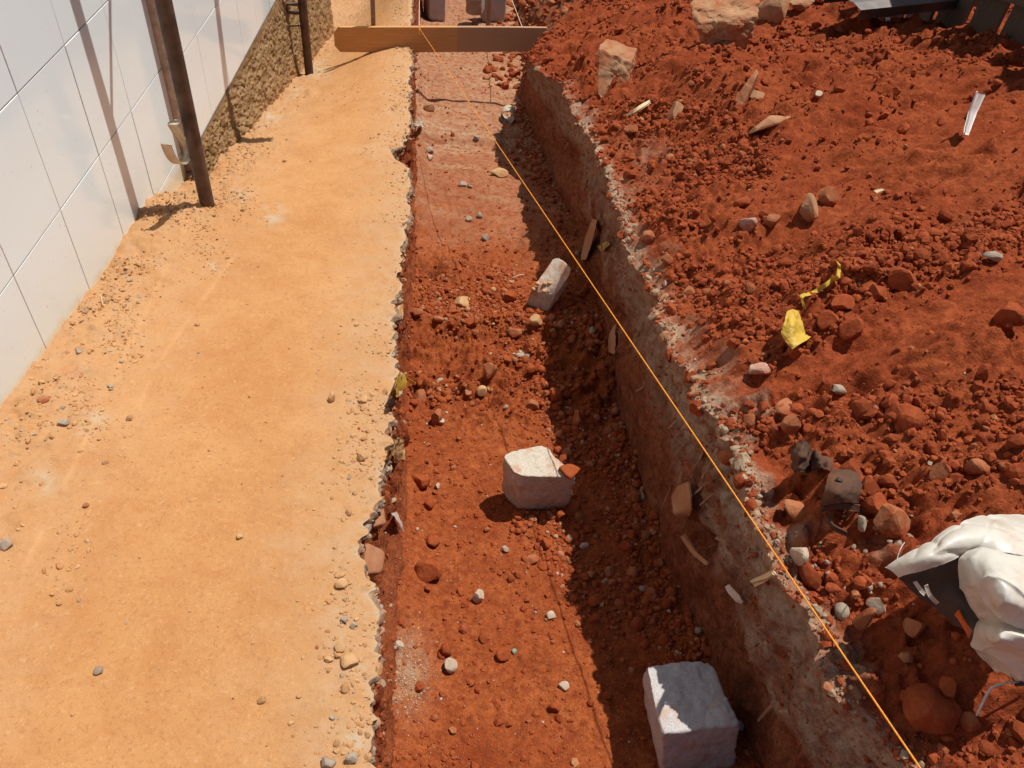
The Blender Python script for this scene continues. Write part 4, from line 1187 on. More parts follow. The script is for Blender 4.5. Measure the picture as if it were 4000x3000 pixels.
strip('plastic_scrap', [[(1565, 1268, .03), (1575, 1262, .04)], [(1580, 1290, .04), (1592, 1278, .05)], [(1600, 1305, .02), (1606, 1300, .03)]], M_PAPER, 'dull whitish scrap low on the shaded trench side', 'plastic', (14, 8), wr=0.006)
strip('plastic_scrap', [[(846, 1108, .10), (856, 1104, .08)], [(858, 1125, .10), (868, 1130, .06)], [(868, 1145, .05), (874, 1148, .03)]], M_PAPER, 'lilac white plastic shred hanging under the path edge', 'plastic', (14, 8), wr=0.006)
strip('dry_leaf', [[(852, 950, .08), (868, 944, .05)], [(848, 975, .09), (872, 968, .04)], [(852, 1000, .05), (876, 990, .02)]], M_LEAF, 'crumpled dry leaves caught under the path edge', 'leaf', (18, 14), 0.001, 0.014, 45, 9, 2.0)
strip('paper_scrap', [[(890, 262, .03), (912, 262, .02)], [(888, 270, .02), (914, 274, .03)]], M_PAPER, 'crumpled white and red paper on the far trench floor at the left', 'paper', (14, 14), 0.001, 0.012, 50, 3)
strip('wood_splinter', [[(1352, 248, .015), (1356, 252, .015)], [(1376, 232, .03), (1380, 238, .03)], [(1404, 216, .02), (1406, 222, .02)]], M_LATH, 'pale wood splinter lying by the gravel near the trench edge', 'wood', (10, 5), 0.006)
strip('bark_piece', [[(1888, 410 * 0 + 412, .01), (1894, 418, .01)], [(1906, 406, .012), (1912, 410, .012)]], M_LATH, 'small pale leaf shaped chip on the smooth right of the heap', 'chip', (6, 5), 0.004)
f = hit(2085, 292)
q = lambda u, v, h: gk(u, v, f[2] - P(f[1]) + h)
cloth('lath_stake', [[q(2082, 290, 0.05), q(2090, 292, 0.03)], [q(2094, 240, 0.12), q(2108, 246, 0.085)], [q(2111, 197, 0.19), q(2128, 202, 0.15)]], (14, 4), M_WHITEP, 0.006, 0.002, 60, 4, None, 'white splintered lath sticking up out of the heap', 'stake')
# two dusty rubber scraps
f = hit(1750, 1015); q = lambda u, v, h: gk(u, v, f[2] - P(f[1]) + h)
cloth('rubber_scrap', [[q(1716, 1022, .01), q(1714, 990, .05), q(1722, 955, .09)], [q(1724, 1015, .04), q(1730, 985, .08), q(1738, 950, .10)], [q(1745, 1020, .01), q(1748, 1000, .02), q(1750, 970, .05)], [q(1775, 1010, .05), q(1770, 990, .06), q(1768, 975, .05)], [q(1800, 1022, .01), q(1798, 1000, .03), q(1792, 990, .02)]], (50, 30), M_RAG, 0.004, 0.012, 30, 6, None, 'dusty dark rubber scrap folded like a torn tube', 'rubber')
f = hit(1815, 1085); q = lambda u, v, h: gk(u, v, f[2] - P(f[1]) + h)
rub = cloth('rubber_scrap', [[q(1772, 1098, .02), q(1784, 1060, .07), q(1790, 1034, .07), q(1800, 1012, .04)], [q(1800, 1085, .055), q(1806, 1064, .085), q(1812, 1036, .085), q(1816, 1014, .04)], [q(1830, 1084, .06), q(1836, 1062, .08), q(1838, 1038, .08), q(1836, 1018, .04)], [q(1856, 1086, .02), q(1858, 1060, .05), q(1856, 1032, .05), q(1850, 1022, .02)]], (44, 44), M_RAG, 0.006, 0.007, 30, 7, None, 'squarish dusty dark rubber scrap with a hole drawn as a dark lump', 'rubber')
V, Ft = rock_verts(2, 5, 5, (0.6, 0.9), 0.05, (0.008, 0.008, 0.004)); V += q(1813, 1037, 0.091)
child('hole', mesh_np('hole', V, Ft, M_DARK), rub)  # solid dark lump stands in for the shade inside the hole
cloth('sole_flap', [[q(1770, 1104, .01), q(1776, 1096, .03)], [q(1800, 1100, .02), q(1806, 1088, .035)], [q(1836, 1102, .02), q(1840, 1088, .035)], [q(1856, 1104, .0), q(1858, 1092, .02)]], (24, 6), M_RAG, 0.005, 0.002, 30, 8, rub)
strip('rubber_scrap', [[(1786, 1108, .02), (1782, 1114, .01)], [(1800, 1132, .025), (1796, 1140, .01)], [(1830, 1148, .02), (1828, 1158, .01)]], M_RAG, 'thin curved dark rubber strip below the square scrap', 'rubber', (16, 6), 0.005)
for i_, (ua, va, ub, vb, lb) in enumerate(((1105, 604, 1132, 597, 'thin dry twig lying left of the tilted granite block'), (1085, 636, 1112, 655, 'thin pale stalk lying below the tilted granite block'), (916, 286, 938, 300, 'thin stalk on the far trench floor by the crumpled paper'), (218, 640, 222, 662, 'short dry straw on the path near the wall'))):
    a_, b_ = hit(ua, va) + np.array([0, 0, .008]), hit(ub, vb) + np.array([0, 0, .008]); m_ = (a_ + b_) / 2 + np.array([0.004, 0, 0.008])
    V, Fq = tube(np.array([a_, m_, b_]), 0.0022, 6); put('twig', V, Fq, M_LATH, lb, 'twig')
# pipe stub on the far trench floor
f = hit(1094, 262); c = gk(1096, 254, -FD + 0.05)
axd = np.array([0.12, 1.0, 0.0]); axd /= np.linalg.norm(axd); sx = np.array([axd[1], -axd[0], 0])
ring = []
for r_, y_ in ((0.052, 0.0), (0.052, 0.10), (0.047, 0.10), (0.047, 0.0)):
    ring.append([c + axd * y_ + sx * r_ * math.cos(a) + np.array([0, 0, r_ * math.sin(a)]) for a in np.linspace(0, 2 * np.pi, 33)[:-1]])
Rg = np.array(ring); V = Rg.reshape(-1, 3); Fq = []
for i in range(4):
    for k in range(32):
        Fq.append([i * 32 + k, i * 32 + (k + 1) % 32, ((i + 1) % 4) * 32 + (k + 1) % 32, ((i + 1) % 4) * 32 + k])
put('pipe_stub', V, np.array(Fq), M_PVC, 'short open pipe stub lying on the far trench floor at the right', 'pipe')
# grey sheet metal channel at the top of the heap
f = hit(1945, 36); q = lambda u, v, h: gk(u, v, f[2] - P(f[1]) + h)
A0, A1 = q(1856, 30, .07), q(2045, 10, .09)
d_ = (A1 - A0); d_ = d_ / np.linalg.norm(d_); side = np.cross([0, 0, 1], d_)
prf = [(0.0, 0.0), (0.0, 0.05), (0.06, 0.07), (0.20, 0.07), (0.26, 0.05), (0.26, 0.0)]
ctrl = []
for t_ in (0, 1.3):
    ctrl.append([A0 + d_ * t_ + side * a + np.array([0, 0, b - 0.03]) for a, b in prf])
V = np.array(ctrl).reshape(-1, 3); Fq = np.array([[i, i + 1, i + 7, i + 6] for i in range(5)])
V2 = np.vstack([V, V - np.array([0, 0, 0.002])]); Fq = np.vstack([Fq, Fq[:, ::-1] + 12])
put('metal_channel', V2, Fq, M_METAL, 'grey folded sheet metal channel lying on top of the heap', 'metal sheet', None, False)
strip('paper_scrap', [[(1912, 38, .01), (1922, 38, .01)], [(1913, 46, .01), (1923, 45, .02)]], M_PAPER, 'tiny white paper scrap below the metal channel', 'paper', (6, 6), 0.001, 0.004)
# board fence up the slope: throws the striped shade on the heap
fb0 = hit(1935, 85); fb1 = hit(2205, 205)
FH = 1.7
sh = np.array([SUN[0], SUN[1], 0]) / SUN[2] * FH
g0, g1 = fb0 + sh, fb1 + sh
g0 = g0 + (g0 - g1) * 0.05; dv_ = (g1 - g0); Lf = np.linalg.norm(dv_[:2]); dn = dv_ / np.linalg.norm(dv_)
fence = empty('board_fence', g0); tag(fence, 'dark board fence with gaps standing on the heap at the far right', 'fence')
rf = random.Random(9); s_ = -0.9
nrm = np.cross(dn, [0, 0, 1])
while s_ < Lf + 2.6:
    wb = rf.uniform(0.16, 0.30)
    c = g0 + dn * (s_ + wb / 2); zb = fb0[2] + (fb1[2] - fb0[2]) * min(1.5, s_ / Lf)
    V, Fq = box8(obox((c[0], c[1], zb + FH / 2 - 0.25 + rf.uniform(-.05, .05)), wb, 0.02, FH + 0.5, (dn[0], dn[1], 0), nrm))
    child('board', mesh_np('board', V, Fq, M_FENCE, False), fence)
    s_ += wb + rf.uniform(0.05, 0.085)
for hz in (0.4, 1.5):
    c = g0 + dn * (Lf + 2.6) / 2 + nrm * 0.04
    V, Fq = box8(obox((c[0], c[1], (fb0[2] + fb1[2]) / 2 + hz), Lf + 2.6, 0.04, 0.06, dn, nrm))
    child('rail', mesh_np('rail', V, Fq, M_FENCE, False), fence)

# ------------------------------------------------------------------ white sack
f = hit(1985, 1560); base = f[2] - P(f[1])
f2 = hit(2100, 1180); base = (base + f2[2] - P(f2[1])) / 2
q = lambda u, v, h: gk(u, v, base + h)
sack = empty('woven_sack', q(2150, 1400, 0.0)); tag(sack, 'white woven plastic sack with black print collapsed on the heap', 'sack')
# folded top strip running back to the bulge
cloth('top_fold', [[q(1912, 1226, 0.170), q(1928, 1233, 0.175), q(1942, 1246, 0.170)], [q(1960, 1200, 0.205), q(1968, 1216, 0.215), q(1976, 1234, 0.200)], [q(2010, 1172, 0.225), q(2018, 1194, 0.245), q(2030, 1216, 0.220)], [q(2062, 1138, 0.235), q(2066, 1166, 0.260), q(2084, 1198, 0.230)], [q(2110, 1121, 0.225), q(2118, 1154, 0.260), q(2132, 1196, 0.240)], [q(2170, 1114, 0.210), q(2176, 1150, 0.250), q(2186, 1200, 0.250)], [q(2260, 1122, 0.190), q(2262, 1160, 0.240), q(2268, 1220, 0.240)]],
      (90, 40), M_SACK, 0.002, 0.002, 22, 14, sack, crease=0.009)
# dark printed back panel
pan = cloth('printed_panel', [[q(1941, 1247, 0.165), q(1990, 1229, 0.190), q(2040, 1212, 0.205), q(2086, 1199, 0.222)], [q(1962, 1268, 0.135), q(2010, 1258, 0.150), q(2060, 1250, 0.160), q(2100, 1250, 0.160)], [q(1990, 1292, 0.105), q(2030, 1292, 0.120), q(2080, 1300, 0.130), q(2118, 1300, 0.130)], [q(2030, 1320, 0.085), q(2056, 1326, 0.095), q(2090, 1340, 0.100), q(2124, 1342, 0.100)], [q(2060, 1350, 0.065), q(2078, 1356, 0.070), q(2096, 1372, 0.070), q(2116, 1385, 0.070)]],
            (34, 30), M_PRINT, 0.002, 0.004, 24, 15, sack)
cloth('orange_print', [[q(2062, 1328, 0.102), q(2072, 1316, 0.120)], [q(2075, 1345, 0.102), q(2082, 1338, 0.116)], [q(2092, 1380, 0.084), q(2100, 1362, 0.096)]], (12, 6), M_OPRINT, 0.002, 0.001, 30, 16, sack)
cloth('torn_edge', [[q(1972, 1258, 0.162), q(1980, 1254, 0.168)], [q(1984, 1276, 0.148), q(1990, 1268, 0.156)], [q(1994, 1286, 0.136), q(2000, 1278, 0.144)]], (14, 5), M_SACK, 0.002, 0.003, 30, 17, sack)
cloth('torn_edge', [[q(1996, 1266, 0.165), q(2004, 1262, 0.170)], [q(2006, 1290, 0.140), q(2012, 1282, 0.150)], [q(2022, 1306, 0.118), q(2028, 1300, 0.126)]], (14, 5), M_SACK, 0.002, 0.003, 30, 18, sack)
# bulging front, two lobes
cloth('front_lobe', [[q(2082, 1198, 0.232), q(2120, 1190, 0.250), q(2170, 1192, 0.265), q(2270, 1205, 0.250)], [q(2078, 1226, 0.215), q(2112, 1222, 0.255), q(2170, 1225, 0.285), q(2270, 1240, 0.265)], [q(2080, 1262, 0.190), q(2112, 1262, 0.245), q(2168, 1262, 0.285), q(2270, 1280, 0.270)], [q(2092, 1300, 0.165), q(2118, 1298, 0.215), q(2166, 1300, 0.265), q(2270, 1320, 0.260)], [q(2110, 1326, 0.150), q(2130, 1322, 0.185), q(2168, 1330, 0.230), q(2270, 1350, 0.240)], [q(2118, 1336, 0.135), q(2136, 1340, 0.155), q(2172, 1352, 0.200), q(2270, 1376, 0.215)]],
      (100, 100), M_SACK, 0.002, 0.0025, 26, 19, sack, crease=0.013)
cloth('lower_lobe', [[q(2120, 1330, 0.140), q(2140, 1334, 0.170), q(2178, 1345, 0.200), q(2270, 1370, 0.210)], [q(2104, 1346, 0.125), q(2130, 1352, 0.170), q(2172, 1364, 0.205), q(2270, 1395, 0.210)], [q(2100, 1376, 0.105), q(2128, 1380, 0.150), q(2168, 1392, 0.185), q(2270, 1425, 0.150)], [q(2106, 1408, 0.045), q(2132, 1408, 0.085), q(2166, 1416, 0.115), q(2260, 1450, 0.120)], [q(2124, 1430, 0.025), q(2144, 1430, 0.055), q(2170, 1438, 0.085), q(2250, 1470, 0.080)], [q(2150, 1446, 0.000), q(2162, 1448, 0.020), q(2182, 1456, 0.040), q(2240, 1490, 0.030)]],
      (90, 90), M_SACK, 0.002, 0.0025, 28, 23, sack, crease=0.011)
cloth('sack_light_block', [[q(2128, 1190, .215), q(2128, 1260, .2), q(2138, 1330, .15), q(2148, 1395, .09), q(2165, 1440, .0)], [q(2140, 1180, .18), q(2142, 1260, .12), q(2150, 1330, .07), q(2158, 1400, .03), q(2170, 1444, -.02)], [q(2180, 1160, .06), q(2180, 1260, .02), q(2184, 1340, .0), q(2188, 1400, -.02), q(2192, 1446, -.03)]],
      (16, 24), M_SACK, 0.002, 0.006, 20, 27, sack)  # unseen sheet behind the lobes, added to block light beneath the sack
# black twisted scrap and wire in front of the sack
f = hit(2190, 1500); b2 = f[2] - P(f[1]); q2 = lambda u, v, h: gk(u, v, b2 + h)
cloth('plastic_scrap', [[q2(2158, 1366, .20), q2(2196, 1325, .22)], [q2(2172, 1372, .17), q2(2208, 1345, .20)], [q2(2176, 1400, .15), q2(2230, 1380, .18)], [q2(2180, 1440, .10), q2(2236, 1430, .14)], [q2(2192, 1478, .05), q2(2240, 1480, .07)]], (30, 14), M_DARK, 0.003, 0.012, 24, 30, None, 'twisted black plastic at the right edge in front of the sack', 'plastic')
wp = [(2110, 1545, .0), (2118, 1528, .02), (2128, 1508, .035), (2140, 1488, .05), (2150, 1482, .055), (2168, 1476, .06), (2190, 1473, .06), (2212, 1471, .06), (2250, 1466, .05)]
V, Fq = tube(catmull(np.array([[q2(*a)] * 2 for a in wp]), (50, 2))[:, 0], 0.0022, 6)
put('wire', V, Fq, M_WIRE, 'bent white wire on the ground below the sack', 'wire')
wp = [(1936, 1218, .10), (1940, 1200, .11), (1946, 1184, .12), (1954, 1172, .12)]
V, Fq = tube(catmull(np.array([[q(*a)] * 2 for a in wp]), (24, 2))[:, 0], 0.0010, 5)
put('thread', V, Fq, M_WIRE, 'loose white thread at the tip of the sack fold', 'thread')

# ------------------------------------------------------------------ scatter
cell = np.zeros((NR, NT)); cell[:-1, :-1] = np.abs(np.diff(G[:, :, 0], axis=1)[:-1] * np.diff(ys)[:, None]); cell[:, -1] = 0
CELL = cell.ravel()
dist2 = np.maximum(FDp, 0.4)
inview = (FDp > 0.1) & (FU > -60) & (FU < 2300) & (FV > -60) & (FV < 1740)
nz1 = fbm(FG * np.array([1, 1, 0]), 2.6, 3, 0.55, 101); nz2 = fbm(FG * np.array([1, 1, 0]), 7, 2, 0.55, 102)
clump = np.clip(0.18 + 1.6 * sstep(-0.05, 0.45, nz1) * sstep(-0.35, 0.3, nz2), 0, 2)
sm = np.maximum.reduce([seg(1600, 840, 1880, 730, 36, FU, FV), seg(1880, 735, 2212, 610, 50, FU, FV), seg(1990, 290, 2212, 230, 60, FU, FV), seg(2212, 150, 2050, 200, 45, FU, FV), seg(1650, 530, 1900, 420, 20, FU, FV)])
dense = np.maximum.reduce([seg(1560, 640, 1990, 560, 75, FU, FV), seg(1480, 600, 1700, 720, 50, FU, FV), seg(1700, 760, 1780, 720, 40, FU, FV), seg(1620, 930, 2212, 850, 45, FU, FV), seg(1880, 1030, 2212, 960, 70, FU, FV), seg(1780, 1250, 1860, 1270, 45, FU, FV), seg(1950, 1590, 2200, 1620, 60, FU, FV), seg(1480, 340, 1620, 330, 50, FU, FV), seg(1330, 270, 1560, 250, 40, FU, FV), seg(2040, 560, 2212, 480, 50, FU, FV), seg(1400, 440, 1480, 470, 40, FU, FV)])
wE = CELL * (FS == 4) * inview * (clump * 0.6 + 2.6 * dense) * (1 - 0.92 * sm)
rubC = np.maximum.reduce([seg(1150, 800, 1250, 950, 60, FU, FV), seg(1200, 700, 1300, 720, 50, FU, FV), seg(1090, 640, 1000, 660, 50, FU, FV), seg(1180, 1100, 1250, 1150, 35, FU, FV), seg(1200, 1180, 1300, 1290, 45, FU, FV), seg(1120, 1130, 1200, 1120, 25, FU, FV), seg(1320, 900, 1380, 1150, 50, FU, FV), seg(1150, 330, 1200, 400, 40, FU, FV), seg(920, 640, 1100, 690, 40, FU, FV), seg(880, 830, 1000, 850, 30, FU, FV), seg(1380, 1250, 1480, 1400, 60, FU, FV), seg(1130, 250, 1160, 300, 25, FU, FV)])
wC = CELL * (FS == 2) * inview * (0.35 + 0.4 * clump + 2.4 * rubC) * (0.15 + 0.85 * sstep(3.9, 2.8, FG[:, 1]))
edgeA = np.repeat(XL, NT) - FG[:, 0]
pgrit = np.maximum.reduce([seg(740, 1300, 780, 1500, 45, FU, FV), seg(760, 1600, 770, 1659, 50, FU, FV), seg(790, 860, 760, 1000, 35, FU, FV), seg(170, 880, 230, 930, 40, FU, FV), seg(90, 870, 60, 930, 40, FU, FV), seg(330, 440, 520, 440, 30, FU, FV), seg(480, 370, 540, 330, 25, FU, FV), seg(250, 560, 260, 740, 40, FU, FV), seg(430, 500, 480, 570, 25, FU, FV), seg(160, 1150, 130, 1250, 30, FU, FV), seg(150, 700, 300, 560, 25, FU, FV)])
wA = CELL * (FS == 0) * inview * (0.05 + 2.0 * sstep(0.16, 0.01, edgeA) * np.clip(0.35 + nz2 + nz1, 0, 1) + 1.8 * pgrit + 1.5 * sstep(0.42, 0.03, FG[:, 0] - WX) * np.clip(0.45 + nz2 + nz1, 0, 1.2)) * (FG[:, 0] > WX + 0.01)
wL = CELL * 0
mB = (FS == 1)
ncol = np.tile(np.arange(NT), NR)
lipm = mB & (ncol > NA + 2) & (ncol < NA + 12) & inview
wallm = (FS == 3) & inview & (ncol > d0 + 40)


def pick(wt, n):
    c_ = np.cumsum(wt); return np.searchsorted(c_, rng.uniform(0, c_[-1], n))


def scatter_mesh(name, idx, sizes, mat_list, label, kind='stuff', sub=1, flat=0.75, sinkf=0.25, seed=0, rough=0.10, smooth=False, cuts=6, mats_p=None, side=None, jit=0.007):
    r = np.random.default_rng(seed)
    temps = [rock_verts(sub, 900 + seed * 20 + k, cuts, (0.5, 0.92), rough, (1, r.uniform(0.7, 1), flat * r.uniform(0.75, 1.1)))[0] for k in range(10)]
    Ft = ICO[sub][1]; nv = len(temps[0]); Vs, mi = [], []
    k = r.integers(0, 10, len(idx))
    for i, vi in enumerate(idx):
        s_ = sizes[i] / 2; V_ = temps[k[i]] @ rot_rand(r).T * s_
        p = FG[vi].copy()
        p[:2] += r.uniform(-0.5, 0.5, 2) * jit * max(1.0, p[1])
        if side is not None: p = p + np.array(side) * s_
        else: p[2] += s_ * (flat - 2 * sinkf) * 0.8
        Vs.append(V_ + p)
    Vs = np.vstack(Vs); n = len(idx)
    Fa = (Ft[None] + (np.arange(n) * nv)[:, None, None]).reshape(-1, 3)
    me = mesh_np(name, Vs, Fa, None, smooth)
    for m_ in mat_list: me.materials.append(m_)
    pm = r.choice(len(mat_list), n, p=mats_p)
    me.polygons.foreach_set('material_index', np.repeat(pm, len(Ft)).astype(np.int32))
    o = ob(name, me); return tag(o, label, None, None, kind)


def psize(n, lo, hi, a):
    u = rng.uniform(0, 1, n); return (lo ** -a + u * (hi ** -a - lo ** -a)) ** (-1 / a)


# countable clods: one object each, sharing meshes
def individuals(name, n, wt, lo, hi, a, mats, label_of, cat, group, seed, flat=0.8):
    r = np.random.default_rng(seed); meshes = []
    for m_ in range(len(mats)):
        meshes.append([mesh_np(name, *rock_verts(2, 2000 + seed * 50 + k + 10 * m_, 7, (0.5, 0.9), 0.10, (1, r.uniform(0.7, 1), flat * r.uniform(0.8, 1.1))), mats[m_], False) for k in range(7)])
    idx = pick(wt, n); sz = psize(n, lo, hi, a)
    for i, vi in enumerate(idx):
        m_ = int(r.integers(0, len(mats))); o = bpy.data.objects.new(name, meshes[m_][int(r.integers(0, 7))])
        s_ = sz[i] / 2; p = FG[vi]
        o.location = (p[0], p[1], p[2] + s_ * 0.30); o.scale = (s_, s_, s_)
        o.rotation_euler = (r.normal() * 0.4, r.normal() * 0.4, r.uniform(0, 6.28))
        link(o); tag(o, label_of[m_], cat, group)


far_bias = np.clip(dist2 / 1.6, 0.7, 2.2)
individuals('soil_clod', 205, wE, 0.026, 0.085, 1.7, [M_CLOD], ['loose rust red clod among the many clods on the spoil heap'], 'clod', 'loose red clods on the spoil heap', 1)
individuals('stone', 70, wE * (0.25 + 3 * np.maximum(seg(1330, 270, 1560, 250, 50, FU, FV), seg(1480, 360, 1420, 330, 50, FU, FV))), 0.022, 0.055, 2.2, [M_DUSTY], ['dusty orange stone mixed among the clods on the spoil heap'], 'stone', 'dusty stones on the spoil heap', 2)
individuals('pebble', 48, CELL * (FS == 4) * inview * np.maximum(seg(1740, 1210, 1850, 1270, 50, FU, FV), 0.6 * seg(1880, 1150, 2010, 1180, 40, FU, FV)), 0.008, 0.030, 1.7, [M_PALE], ['pale pebble among the clods between the string and the sack'], 'pebble', 'pale pebbles beside the sack', 8)
individuals('soil_clod', 66, wC, 0.020, 0.055, 1.7, [M_CLODF], ['loose red clod in the rubble on the trench floor'], 'clod', 'loose red clods on the trench floor', 3)
individuals('stone', 90, wC * (0.2 + 2 * rubC), 0.018, 0.050, 1.6, [M_DUSTY], ['dusty stone in the rubble on the trench floor'], 'stone', 'dusty stones on the trench floor', 4)
individuals('pebble', 34, CELL * (FS == 2) * inview * (0.5 + clump), 0.008, 0.018, 2.0, [M_PALE], ['tiny pale pebble scattered on the trench floor'], 'pebble', 'pale pebbles on the trench floor', 5)
individuals('pebble', 150, wA, 0.012, 0.030, 2.2, [M_PATHGRIT], ['small sandy pebble scattered on the path'], 'pebble', 'sandy pebbles on the path', 6, 0.65)
individuals('pebble', 40, wA * (FD * 0 + 1), 0.012, 0.026, 2.2, [M_GREY], ['small grey pebble scattered on the path'], 'pebble', 'grey pebbles on the path', 7, 0.65)

scatter_mesh('soil_crumbs', pick(wE, 15000), psize(15000, 0.009, 0.042, 1.6), [M_CLOD, M_DUSTY], 'loose crumbs of red soil covering the spoil heap', seed=11, mats_p=[0.95, 0.05])
scatter_mesh('fine_soil_crumbs', pick(wE + CELL * (FS == 4) * inview * 0.35, 14000), psize(14000, 0.0045, 0.010, 1.5), [M_CLOD, M_DUSTY, M_PALE], 'fine red crumbs dusting the spoil heap', seed=12, mats_p=[0.965, 0.03, 0.005])
scatter_mesh('trench_crumbs', pick(wC, 9000), psize(9000, 0.007, 0.034, 1.8), [M_CLODF, M_DUSTY, M_PALE], 'loose red crumbs and grit on the trench floor', seed=13, mats_p=[0.86, 0.12, 0.02])
scatter_mesh('fine_trench_crumbs', pick(wC + CELL * (FS == 2) * inview * 0.3, 11000), psize(11000, 0.003, 0.007, 1.5), [M_CLODF, M_DUSTY, M_PALE], 'fine grit on the trench floor', seed=14, mats_p=[0.80, 0.12, 0.08])
scatter_mesh('path_grit', pick(wA + CELL * (FS == 0) * inview * 0.12 * (FG[:, 0] > WX + 0.01), 9000), psize(9000, 0.003, 0.015, 1.7), [M_PATHGRIT, M_GREY, M_DUSTY], 'sandy grit along the edges of the path', seed=15, flat=0.6, mats_p=[0.86, 0.09, 0.05])
wW = CELL * (FS == 0) * inview * (FG[:, 0] > WX + 0.012) * (1.6 * sstep(0.40, 0.02, FG[:, 0] - WX) * np.clip(0.35 + nz2 + nz1, 0, 1.2) * (FG[:, 1] < 3.2) + 1.3 * sstep(0.22, 0.0, edgeA) * np.clip(0.25 + nz2 + nz1, 0, 1.2) + 1.2 * pgrit)
scatter_mesh('path_crumbs', pick(wW, 2600), psize(2600, 0.006, 0.024, 1.6), [M_PATHGRIT, M_TAN, M_GREY], 'dusty crumbs and grit along the wall side and the broken edge of the path', seed=26, sub=2, flat=0.6, rough=0.2, mats_p=[0.88, 0.06, 0.06])
wg = CELL * (FS == 2) * inview * blob(880, 1460, 40, 70, FU, FV)
scatter_mesh('cement_grit', pick(wg, 700), psize(700, 0.0025, 0.010, 1.6), [M_GREY, M_TAN, M_PALE], 'patch of pale cement grit at the left side of the trench floor', seed=16, mats_p=[0.45, 0.4, 0.15])
li = np.nonzero(lipm)[0]
scatter_mesh('crust_gravel', rng.choice(li, 620), psize(620, 0.010, 0.058, 1.5), [M_CONC, M_GREY, M_PATHGRIT], 'grey gravel and cement bits bound in the broken path edge', seed=17, flat=0.8, mats_p=[0.5, 0.25, 0.25], side=(-0.45, 0, -0.20), sub=2, rough=0.28, cuts=9)
lw = np.nonzero(mB & (ncol > NA + 12) & inview)[0]
scatter_mesh('cut_crumbs', rng.choice(lw, 1100), psize(1100, 0.006, 0.034, 1.6), [M_CLODF, M_DUSTY, M_CONC], 'crumbs and stones stuck in the sunlit cut side of the trench', seed=27, rough=0.2, mats_p=[0.72, 0.16, 0.12], side=(-0.15, 0, 0.0), sub=2)
wi = np.nonzero(wallm)[0]
scatter_mesh('wall_gravel', rng.choice(wi, 1700), psize(1700, 0.004, 0.030, 1.7), [M_CONC, M_CLOD, M_DUSTY], 'stones and crumbs stuck in the shaded trench side', seed=18, mats_p=[0.35, 0.4, 0.25], side=(0.15, 0, 0.0))
ce = np.nonzero((FS == 4) & (ncol < e0 + 9) & inview & (FG[:, 1] < 4.2))[0]
scatter_mesh('crest_crust', rng.choice(ce, 1100), psize(1100, 0.005, 0.030, 1.6), [M_CONC, M_DUSTY, M_CLOD], 'broken cement crust along the crest of the shaded trench side', seed=19, mats_p=[0.55, 0.2, 0.25], rough=0.25)
wR = CELL * (FS == 2) * inview * (1.0 * rubC ** 1.5 + 0.22 * sstep(0.30, 0.05, np.repeat(XFR, NT) - FG[:, 0]) * (FG[:, 1] < 4.2))
scatter_mesh('trench_rubble', pick(wR, 2300), psize(2300, 0.011, 0.050, 1.4), [M_CLODF, M_DUSTY, M_TAN, M_GREY], 'rubble of small stones and clods along the shaded side of the trench floor', seed=21, sub=2, flat=0.8, mats_p=[0.62, 0.33, 0.03, 0.02])
scatter_mesh('clod_bed', pick(CELL * (FS == 4) * inview * dense ** 1.3 * np.clip(0.4 + nz2 + 0.6 * clump, 0.05, 3) * (1 - sm), 2400), psize(2400, 0.012, 0.055, 1.7), [M_CLOD, M_DUSTY], 'beds of rounded red clods on the spoil heap', seed=22, sub=2, flat=0.85, rough=0.24, cuts=8, mats_p=[0.97, 0.03])
wF = CELL * (FS == 4) * inview * sstep(2.6, 3.6, FG[:, 1]) * np.clip(0.25 + 0.8 * nz2 + 0.8 * nz1, 0.02, 2) * (1 - 0.8 * sm)
scatter_mesh('far_clods', pick(wF, 6500), psize(6500, 0.014, 0.075, 1.6), [M_CLOD, M_DUSTY], 'clods strewn over the far part of the spoil heap', seed=25, sub=2, flat=0.75, rough=0.25, cuts=8, mats_p=[0.965, 0.035])
ci = np.nonzero((FS == 4) & (ncol < e0 + 5) & inview & (FG[:, 1] < 5.2) & (FG[:, 1] > 1.0))[0]
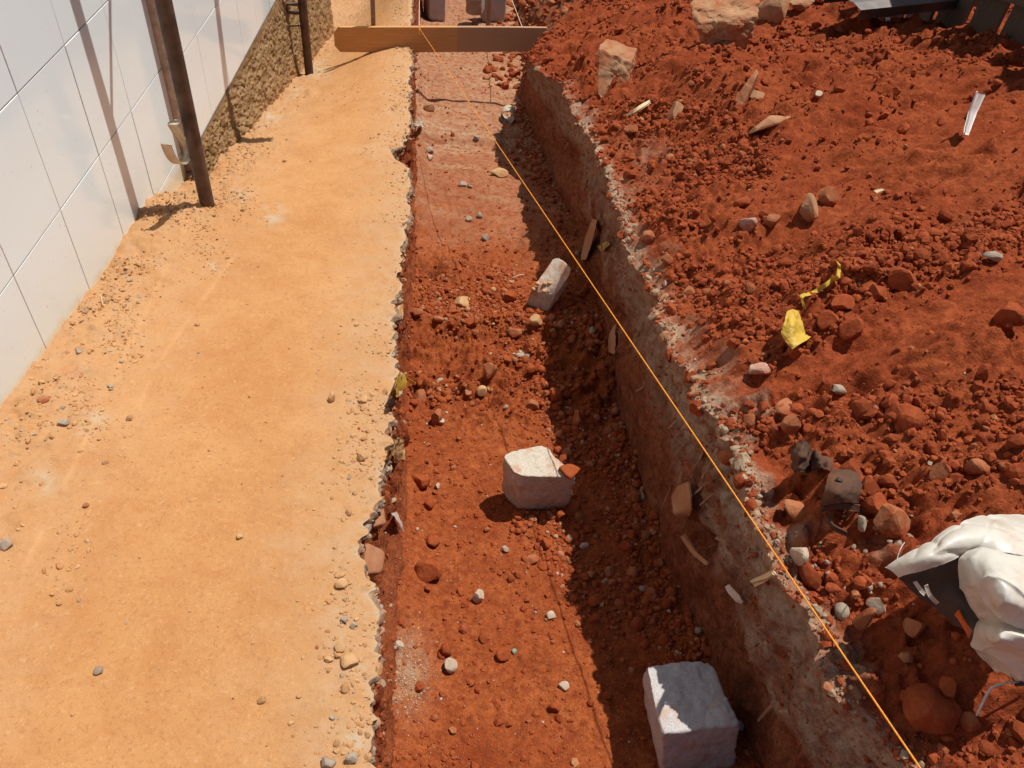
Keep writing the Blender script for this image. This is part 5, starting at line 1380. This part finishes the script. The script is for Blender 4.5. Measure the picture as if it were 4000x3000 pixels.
scatter_mesh('crest_chunks', rng.choice(ci, 110), psize(110, 0.02, 0.065, 1.6), [M_CONC, M_DUSTY, M_CLOD], 'lumps of broken ground standing along the crest of the shaded trench side', seed=24, sub=2, flat=0.8, rough=0.30, mats_p=[0.45, 0.20, 0.35], side=(0.1, 0, -0.45))
rs2 = np.random.default_rng(77); SV, SF = [], []
wj = np.nonzero((FS == 3) & inview & (ncol > d0 + 34) & (ncol < e0 - 4) & (FG[:, 1] > 0.6) & (FG[:, 1] < 4.5))[0]
for vi in rs2.choice(wj, 34):
    p = FG[vi] + np.array([-0.004, 0, 0]); Ls, wd = rs2.uniform(0.02, 0.09), rs2.uniform(0.003, 0.012); yaw_ = rs2.normal() * 0.5
    a_ = np.array([rs2.uniform(-0.5, -0.05), math.sin(yaw_), -math.cos(yaw_)]); a_ /= np.linalg.norm(a_); b_ = np.array([0.2, 1, 0.2]) + rs2.normal(size=3) * 0.3; b_ -= b_.dot(a_) * a_; b_ /= np.linalg.norm(b_)
    n_ = np.cross(a_, b_) * 0.0012; k0 = len(SV) * 6
    pts6 = [p - b_ * wd / 2, p + b_ * wd / 2, p + a_ * Ls + b_ * wd * 0.3, p + a_ * Ls - b_ * wd * 0.3, p + a_ * Ls * 0.5 + n_, p + a_ * Ls * 0.5 - n_ * 2]
    SV.append(pts6); SF += [[k0, k0 + 1, k0 + 4], [k0 + 1, k0 + 2, k0 + 4], [k0 + 2, k0 + 3, k0 + 4], [k0 + 3, k0, k0 + 4], [k0 + 1, k0, k0 + 5], [k0 + 2, k0 + 1, k0 + 5], [k0 + 3, k0 + 2, k0 + 5], [k0, k0 + 3, k0 + 5]]
tag(ob('roots_and_shreds', mesh_np('roots_and_shreds', np.array(SV).reshape(-1, 3), np.array(SF), M_STICK, False)), 'dry roots and shreds hanging from the shaded trench side', None, None, 'stuff')
# trench beyond the board: tumbled rubble
wb2 = CELL * ((FS == 2) | (FS == 3)) * (FG[:, 1] > 6.3) * (FG[:, 1] < 10) * (FG[:, 0] > 0.18)
scatter_mesh('far_rubble', pick(wb2, 420), psize(420, 0.04, 0.13, 1.8), [M_CLOD, M_DUSTY], 'tumbled red rubble in the trench beyond the board', seed=20, sub=2, mats_p=[0.75, 0.25])
